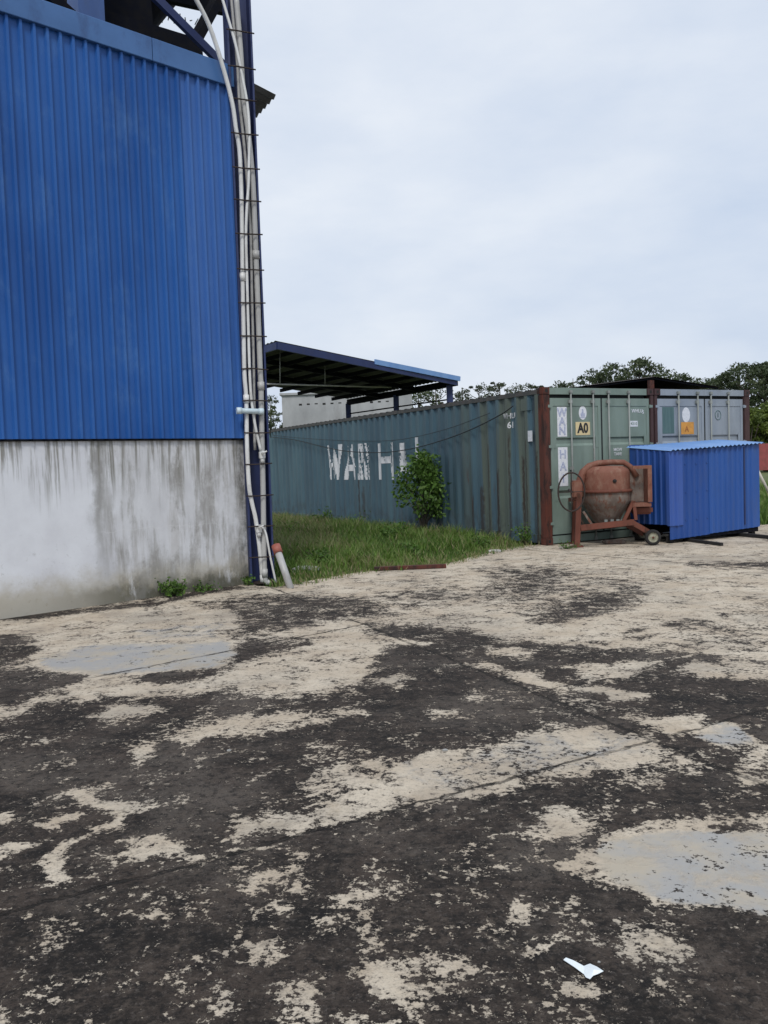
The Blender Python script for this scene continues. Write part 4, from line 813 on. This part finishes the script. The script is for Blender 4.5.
ref = {573: 'just left above the green container doors', 592: 'right of the shorter tree over the green doors', 612: 'over the right green door, left of the tallest', 640: 'tallest of those above the canopy roof', 664: 'above the canopy ridge, right of the tallest',
       684: 'above the right slope of the canopy', 702: 'behind the right end of the canopy', 722: 'directly behind the grey container corner', 741: 'right of the grey container, left of the last big ones', 764: 'at the right edge above the red fence', 792: 'partly cut by the right edge', 825: 'beyond the right edge, behind the others', 655: 'low behind the right slope trees', 694: 'low filler near the right end of the canopy', 713: 'low one in the gap before the right-hand cluster', 628: 'behind the two tall trees over the canopy',
       462: 'just right of the shed end post', 478: 'second one right of the shed post', 497: 'above the middle right of the blue container side', 515: 'above the rusty streaks of the blue container', 533: 'just left of the rusty corner post', 552: 'right above the rusty corner post', 436: 'behind the right end of the shed roof', 418: 'below the shed roof near its right post', 400: 'behind the middle shed post',
       270: 'between the column and the grey building', 256: 'mostly hidden behind the column'}
for i, (px, py, dist, rad, kd) in enumerate(TREES):
    P_ = at(px, py, dist); hgt = P_[2]+.035; pos = (P_[0], dist, -.035)
    if kd not in proto:
        nm = ('rubber_tree', 'rubber_tree', 'thin_tree')[kd]
        proto[kd] = []
        for v in range(3):
            H0 = 10.; tr = (3.6, 2.6, 5.0)[kd]; R0 = (2.8, 3.4, 2.2)[kd]
            t = tree(nm, 'x', 'tree', (0, 0, 0), H0, R0, tr, (44, 74, 26)[kd], (52, 60, 40)[kd], (.27, .28, .24)[kd], (m_tree, m_tree, m_thin)[kd], (m_bark, m_bark, m_bark_pale)[kd], 30+kd*7+v, 'trees standing behind the yard')
            proto[kd].append([t, False, R0])
    ent = proto[kd][i % 3]; t = ent[0] if not ent[1] else copy_tree(ent[0]); ent[1] = True
    t.location = pos; sz = hgt/10.; t.scale = (rad/ent[2], rad/ent[2], sz); t.rotation_euler = (0, 0, random.uniform(0, 6.28))
    t['label'] = dsc[kd]+' '+ref[px]; t['category'] = 'tree'
for kd in proto:
    for ent in proto[kd]:
        if not ent[1]:
            for ch in list(ent[0].children): bpy.data.objects.remove(ch)
            bpy.data.objects.remove(ent[0])
# bright undergrowth on the right
def shrub(label, pos, rad, hgt, seed, mat, per=60, ncl=40, leaf=.2, group=None, cat='bush', name='bush'):
    t = T(name, label, cat, pos, 0, group); P_, cl, ti = crown_points(ncl, rad, hgt*.85, hgt*.12, per, 1.2, seed); quads('crown', leaf_quads(P_, leaf), mat, t, ti)
    b = MB()
    for c in cl[::3]: b.tube([(0, 0, -.04), (c[0]*.4, c[1]*.4, c[2]*.5), tuple(c)], [.04*rad, .025*rad, .008*rad], 5)
    b.build('stem', m_bark, t); return t
for i, (px, dist, rad, hg, lab) in enumerate(((748, 62, 2.4, 4.6, 'bright olive shrub touching the right side of the grey container'), (767, 64, 2.8, 5.0, 'bright olive shrub above the red fence at the edge'), (790, 63, 3., 5.6, 'bright olive shrub cut off by the right edge'))):
    p = at(px, 460, dist); shrub(lab, (p[0], dist, -.035), rad, hg, 60+i, m_tree2, 90, 46, .3, 'shrubs along the red fence')
# distant tree line
P_ = []; ti = []
r = np.random.default_rng(5)
for i in range(900):
    x = r.uniform(-160, 200); y = 120+r.uniform(0, 25); h_ = 7+2.5*math.sin(x*.11)+1.5*math.sin(x*.31); c = np.array([x, y, r.uniform(.5, h_)]); q_ = r.normal(size=(26, 3))*np.array([1.5, 1., .9]); P_.append(c+q_); ti.append(np.full(26, r.uniform(0, .8)))
K(quads('distant_wood', leaf_quads(np.concatenate(P_), .8), m_tree, None, np.concatenate(ti)), 'stuff')
# bush in front of container
bp = loc2w(CA, CY, (-.26, 3.52, 0))
bu = T('leafy_bush', 'bright green leafy bush growing against the blue container side', 'bush', (bp[0], bp[1], -.03), CY)
r = np.random.default_rng(21); pts = []; stems = MB()
for i in range(27):
    a = r.uniform(0, 6.28); R_ = r.uniform(.12, .50); zt_ = r.uniform(.55, 1.55); c = np.array([R_*math.cos(a)*(.65)-.05, R_*math.sin(a)*1.10, zt_])
    if zt_ > 1.3: c[:2] *= .55
    stems.tube([(0, 0, 0), (c[0]*.3, c[1]*.3, zt_*.5), tuple(c)], [.016, .011, .004], 6)
    q_ = r.normal(size=(95, 3))*np.array([.10, .13, .10]); q_ += c-np.array([0, 0, .05]); q_[:, 0] = np.minimum(q_[:, 0], .22); pts.append(q_)
Pb_ = np.concatenate(pts); Pb_ = Pb_[Pb_[:, 2] > .30]; quads('crown', leaf_quads(Pb_, .10, .5), m_bush, bu, np.clip(.5+r.normal(0, .25, len(Pb_)), 0, 1)); stems.build('stem', m_bark, bu)
# grass
def blades(poly, dens, hmin, hmax, width, name, hfn=None, tfn=None, seed=1, clip=None):
    r = np.random.default_rng(seed); q_ = np.array(poly); lo, hi = q_.min(0), q_.max(0); N = int(dens*(hi-lo).prod())
    C = np.stack([r.uniform(lo[0], hi[0], N), r.uniform(lo[1], hi[1], N)], 1); C = C[inpoly(C, poly)]; C = C[snoise(C[:, 0], C[:, 1], 44, (.6, .6))+r.normal(0, .8, len(C)) > -1.6]; N = len(C)
    cl = snoise(C[:, 0], C[:, 1], 3, (.35, .35)); H_ = r.uniform(hmin, hmax, N)*np.clip(1+.22*cl, .35, 1.8)
    if hfn is not None: H_ *= hfn(C)
    a = r.uniform(0, 6.28, N); ln = r.uniform(.1, .75, N)*H_; w_ = width*r.uniform(.6, 1.5, N)
    base = np.stack([C[:, 0], C[:, 1], np.full(N, -.035)], 1); s_ = np.stack([np.cos(a), np.sin(a), a*0], 1)*w_[:, None]
    b2 = r.uniform(0, 6.28, N); d_ = np.stack([np.cos(b2)*ln, np.sin(b2)*ln, H_], 1); mid = base+d_*np.array([.35, .35, .6])
    Q1 = np.stack([base-s_/2, base+s_/2, mid+s_*.45, mid-s_*.45], 1); Q2 = np.stack([mid-s_*.45, mid+s_*.45, base+d_+s_*.06, base+d_-s_*.06], 1)
    ti = np.clip(.34+.13*cl+.10*snoise(C[:, 0], C[:, 1], 12, (.8, .8))+r.normal(0, .2, N), 0, 1)
    if tfn is not None: ti = tfn(C, ti, r)
    return K(quads(name, np.concatenate([Q1, Q2]), m_grass, None, np.concatenate([ti, ti])), 'stuff')
GP = [(-1.45, 10.35), (-1.1, 10.35), (-.68, 10.9), (-.28, 11.38), (.28, 11.55), (.95, 12.05), (1.4, 12.85), (1.95, 13.65), (2.35, 14.12), (2.50, 14.1), (-3.15, 24.85), (-4.2, 25.5), (-1.9, 11.3)]
def hfn(C):
    e = np.array([(-1.1, 10.35), (-.28, 11.38), (.95, 12.05), (2.35, 14.12)]); d = np.min([seg(C, e[i], e[i+1]) for i in range(3)], axis=0)
    return np.clip(.35+d*.55, .35, 1.0)
def tfn(C, ti, r):
    e = np.array([(-1.1, 10.35), (-.28, 11.38), (.95, 12.05), (2.35, 14.12)]); d = np.min([seg(C, e[i], e[i+1]) for i in range(3)], axis=0)
    dry = (r.uniform(0, 1, len(C)) < np.clip(.55-d*.5, .10, .6)) | ((C[:, 1] > 13.5) & (C[:, 0] < -.5-(C[:, 1]-13.5)*.12) & (r.uniform(0, 1, len(C)) < .5))
    return np.where(dry, r.uniform(.75, 1, len(C)), ti)
blades(GP, 1400, .05, .24, .012, 'long_grass', hfn, tfn)
blades([(-1.40, 10.2), (-1.0, 10.2), (-.55, 10.85), (-.15, 11.3), (.35, 11.4), (1.05, 11.95), (1.5, 12.8), (2.05, 13.6), (2.55, 14.0), (2.3, 14.15), (1.8, 13.7), (.8, 12.2), (.2, 11.7), (-.4, 11.5), (-1.1, 10.5)], 420, .06, .13, .010, 'edge_grass', None, lambda C, ti, r: np.where(r.uniform(0, 1, len(C)) < .5, .9, ti), 19)
blades([(7.4, 16.75), (9.5, 17.7), (16, 21), (22, 34), (13, 34)], 260, .12, .35, .02, 'field_grass', None, None, 9)
# broadleaf weeds in the grass and at the wall foot
def weed(label, pos, rad, hgt, n, leaf, seed, mat=m_bush):
    t = T('weed_clump', label, 'weed', pos, 0, 'weed clumps'); r = np.random.default_rng(seed); b = MB(); pts = []
    for i in range(9):
        a = r.uniform(0, 6.28); e = np.array([rad*math.cos(a)*r.uniform(.2, 1), rad*math.sin(a)*r.uniform(.2, 1), hgt*r.uniform(.45, 1)]); b.tube([(0, 0, -.01), tuple(e*np.array([.4, .4, .6])), tuple(e)], [.005, .004, .002], 5)
        pts.append(e*r.uniform(.3, 1.05, (n//9, 1))+r.normal(0, rad*.16, (n//9, 3)))
    P_ = np.concatenate(pts); P_[:, 2] = np.maximum(P_[:, 2], .02); b.build('stem', m_bark, t); quads('leaves', leaf_quads(P_, leaf, .5), mat, t, np.clip(.5+r.normal(0, .25, len(P_)), 0, 1))
wp = lambda x, s: loc2w(FA, FY, (x, s, 0))
weed('green weed clump at the foot of the plaster wall', wp(-1.12, -.13), .17, .17, 420, .045, 1); weed('smaller dull weeds right of the wall-foot clump', wp(-.72, -.08), .2, .10, 200, .035, 2); weed('weeds sprouting at the column foot', wp(-.12, -.15), .12, .12, 160, .04, 3)
weed('thin weeds at the rusty corner post', loc2w(CA, CY, (-.18, .35, 0)), .2, .32, 260, .05, 4); weed('tall broadleaf weed by the far container side', loc2w(CA, CY, (-.7, 7.6, 0)), .3, .42, 300, .07, 5)
weed('low weeds beside the mixer foot', gr(566, 549), .2, .08, 150, .035, 6); weed('broadleaf weed patch in the middle of the grass', gr(395, 541), .35, .35, 380, .07, 7); weed('broadleaf weed in the grass behind the rusty beam', gr(410, 556), .25, .2, 260, .06, 11); weed('tall thin weeds along the container foot, left of the bush', gr(352, 530), .45, .35, 300, .05, 12); weed('weeds at the right end of the grass by the pale stone', gr(480, 548), .3, .2, 260, .055, 13); weed('tall dry weeds at the far left of the grass', gr(292, 535), .5, .35, 260, .05, 14, m_grass)
weed('leafy weed right of the standing pipe', gr(318, 566), .3, .25, 300, .06, 8)
# ------------------------------------------------------------------ small things
o = MB().bar(tuple(gr(374, 571)+[0, 0, .03]), tuple(gr(446, 568)+[0, 0, .03]), .07, .05).build('rusty_beam', m_rustpost, None, bevel=.004); tag(o, 'long rusty beam lying along the edge of the grass', 'beam')
def rock(label, p, sx, sy, sz, seed, mat):
    import bmesh
    bm = bmesh.new(); bmesh.ops.create_icosphere(bm, subdivisions=2, radius=1); r = random.Random(seed)
    for v in bm.verts: f = r.uniform(.78, 1.15); v.co = Vector((v.co.x*sx*f, v.co.y*sy*f, v.co.z*sz*f))
    me = bpy.data.meshes.new('rock'); bm.to_mesh(me); bm.free(); me.materials.append(mat); o = bpy.data.objects.new('concrete_lump', me); COL.objects.link(o); o.location = (p[0], p[1], sz*.4); tag(o, label, 'stone', 'broken concrete lumps')
mst = simple('grey_stone', (.34, .34, .33), (.2, .2, .19), .9, bump=.4)
rock('grey flat stone in the grass beside the standing pipe', gr(305, 571), .22, .14, .05, 1, mst); rock('small pale stone at the right end of the grass', gr(495, 552), .12, .08, .03, 2, simple('pale_stone', (.45, .43, .4))); rock('small pale stone at the rusty corner post', gr(562, 549), .05, .05, .03, 3, simple('pale_stone2', (.4, .36, .33)))
lp = [(563.5, 960.5), (566, 958.3), (574, 962), (584, 967.8), (590, 966.2), (597, 970), (603.5, 975), (598, 977), (593, 978), (590, 980.8), (586, 978), (584, 974.5), (575, 968.5)]
vs = [gr(*p, .004) for p in lp]; hs = [.005, .005, .007, .008, .010, .012, .014, .012, .010, .008, .005, .004, .006]
vv = [(v[0], v[1], h_) for v, h_ in zip(vs, hs)]; c_ = np.mean(vv[4:11], axis=0)
b = MB(); b.add([tuple(v) for v in vv]+[tuple(c_+[0, 0, .008])], [(0, 1, 12), (1, 2, 12), (2, 3, 12), (3, 11, 12), (3, 13, 11), (3, 4, 13), (4, 5, 13), (5, 6, 13), (6, 7, 13), (7, 8, 13), (8, 9, 13), (9, 10, 13), (10, 11, 13)])
o = b.build('paper_scrap', simple('white_paper', (.74, .80, .82), (.7, .76, .79), .6)); so_ = o.modifiers.new('thick', 'SOLIDIFY'); so_.thickness = .0015; tag(o, 'torn white scrap of paper lying on the concrete', 'litter')
for px, py, s_, lab in ((599, 962.5, .004, 'tiny white pebble beside the paper scrap'), (445, 751, .012, 'small pebble on the pale streak in mid-yard'), (229, 751, .009, 'white chip on the dark concrete at left')):
    rock(lab, gr(px, py), s_*1.2, s_, s_*.7, int(px), mst)
def cable(label, pts, r_=.010):
    v = [Vector(loc2w(CA, CY, p)) for p in pts]; out = []
    for i in range(len(v)-1):
        p0, p1, p2, p3 = v[max(i-1, 0)], v[i], v[i+1], v[min(i+2, len(v)-1)]
        for t in (0, .2, .4, .6, .8): out.append(.5*((2*p1)+(p2-p0)*t+(2*p0-5*p1+4*p2-p3)*t*t+(3*p1-p0-3*p2+p3)*t**3))
    out.append(v[-1]); o = MB().tube(out, r_, 6).build('hanging_cable', m_cable); tag(o, label, 'cable', 'cables along the container side')
def cs(px, py, off=-.04):        # pixel -> container frame on its side plane
    c, s = math.cos(CY), math.sin(CY); n = np.array([c, s, 0]); P = np.array([CA[0]+c*off, CA[1]+s*off, 0]); d = ray(px, py); Q = O3+d*((P-O3)@n)/(d@n); return w2loc(CA, CY, Q)
c0_ = tuple(w2loc(CA, CY, loc2w(FA, FY, (.34, -.10, 2.0))))
cable('lower dark cable sagging past the painted letters', [cs(271, 437), cs(295, 440), cs(320, 446), cs(345, 451), cs(380, 452.5), cs(410, 449), cs(440, 441), cs(470, 430), cs(500, 415), cs(513, 406)])
cable('upper thin cable nearly straight across the container side', [cs(271, 435), cs(300, 438), cs(340, 440.5), cs(380, 441), cs(410, 438), cs(450, 428), cs(490, 413)], .006)
cable('short cable from the column to the far container end', [c0_, tuple((np.array(c0_)+np.array(cs(271, 436)))/2-np.array([0, 0, .12])), cs(271, 436)], .008)
bpy.context.view_layer.update()
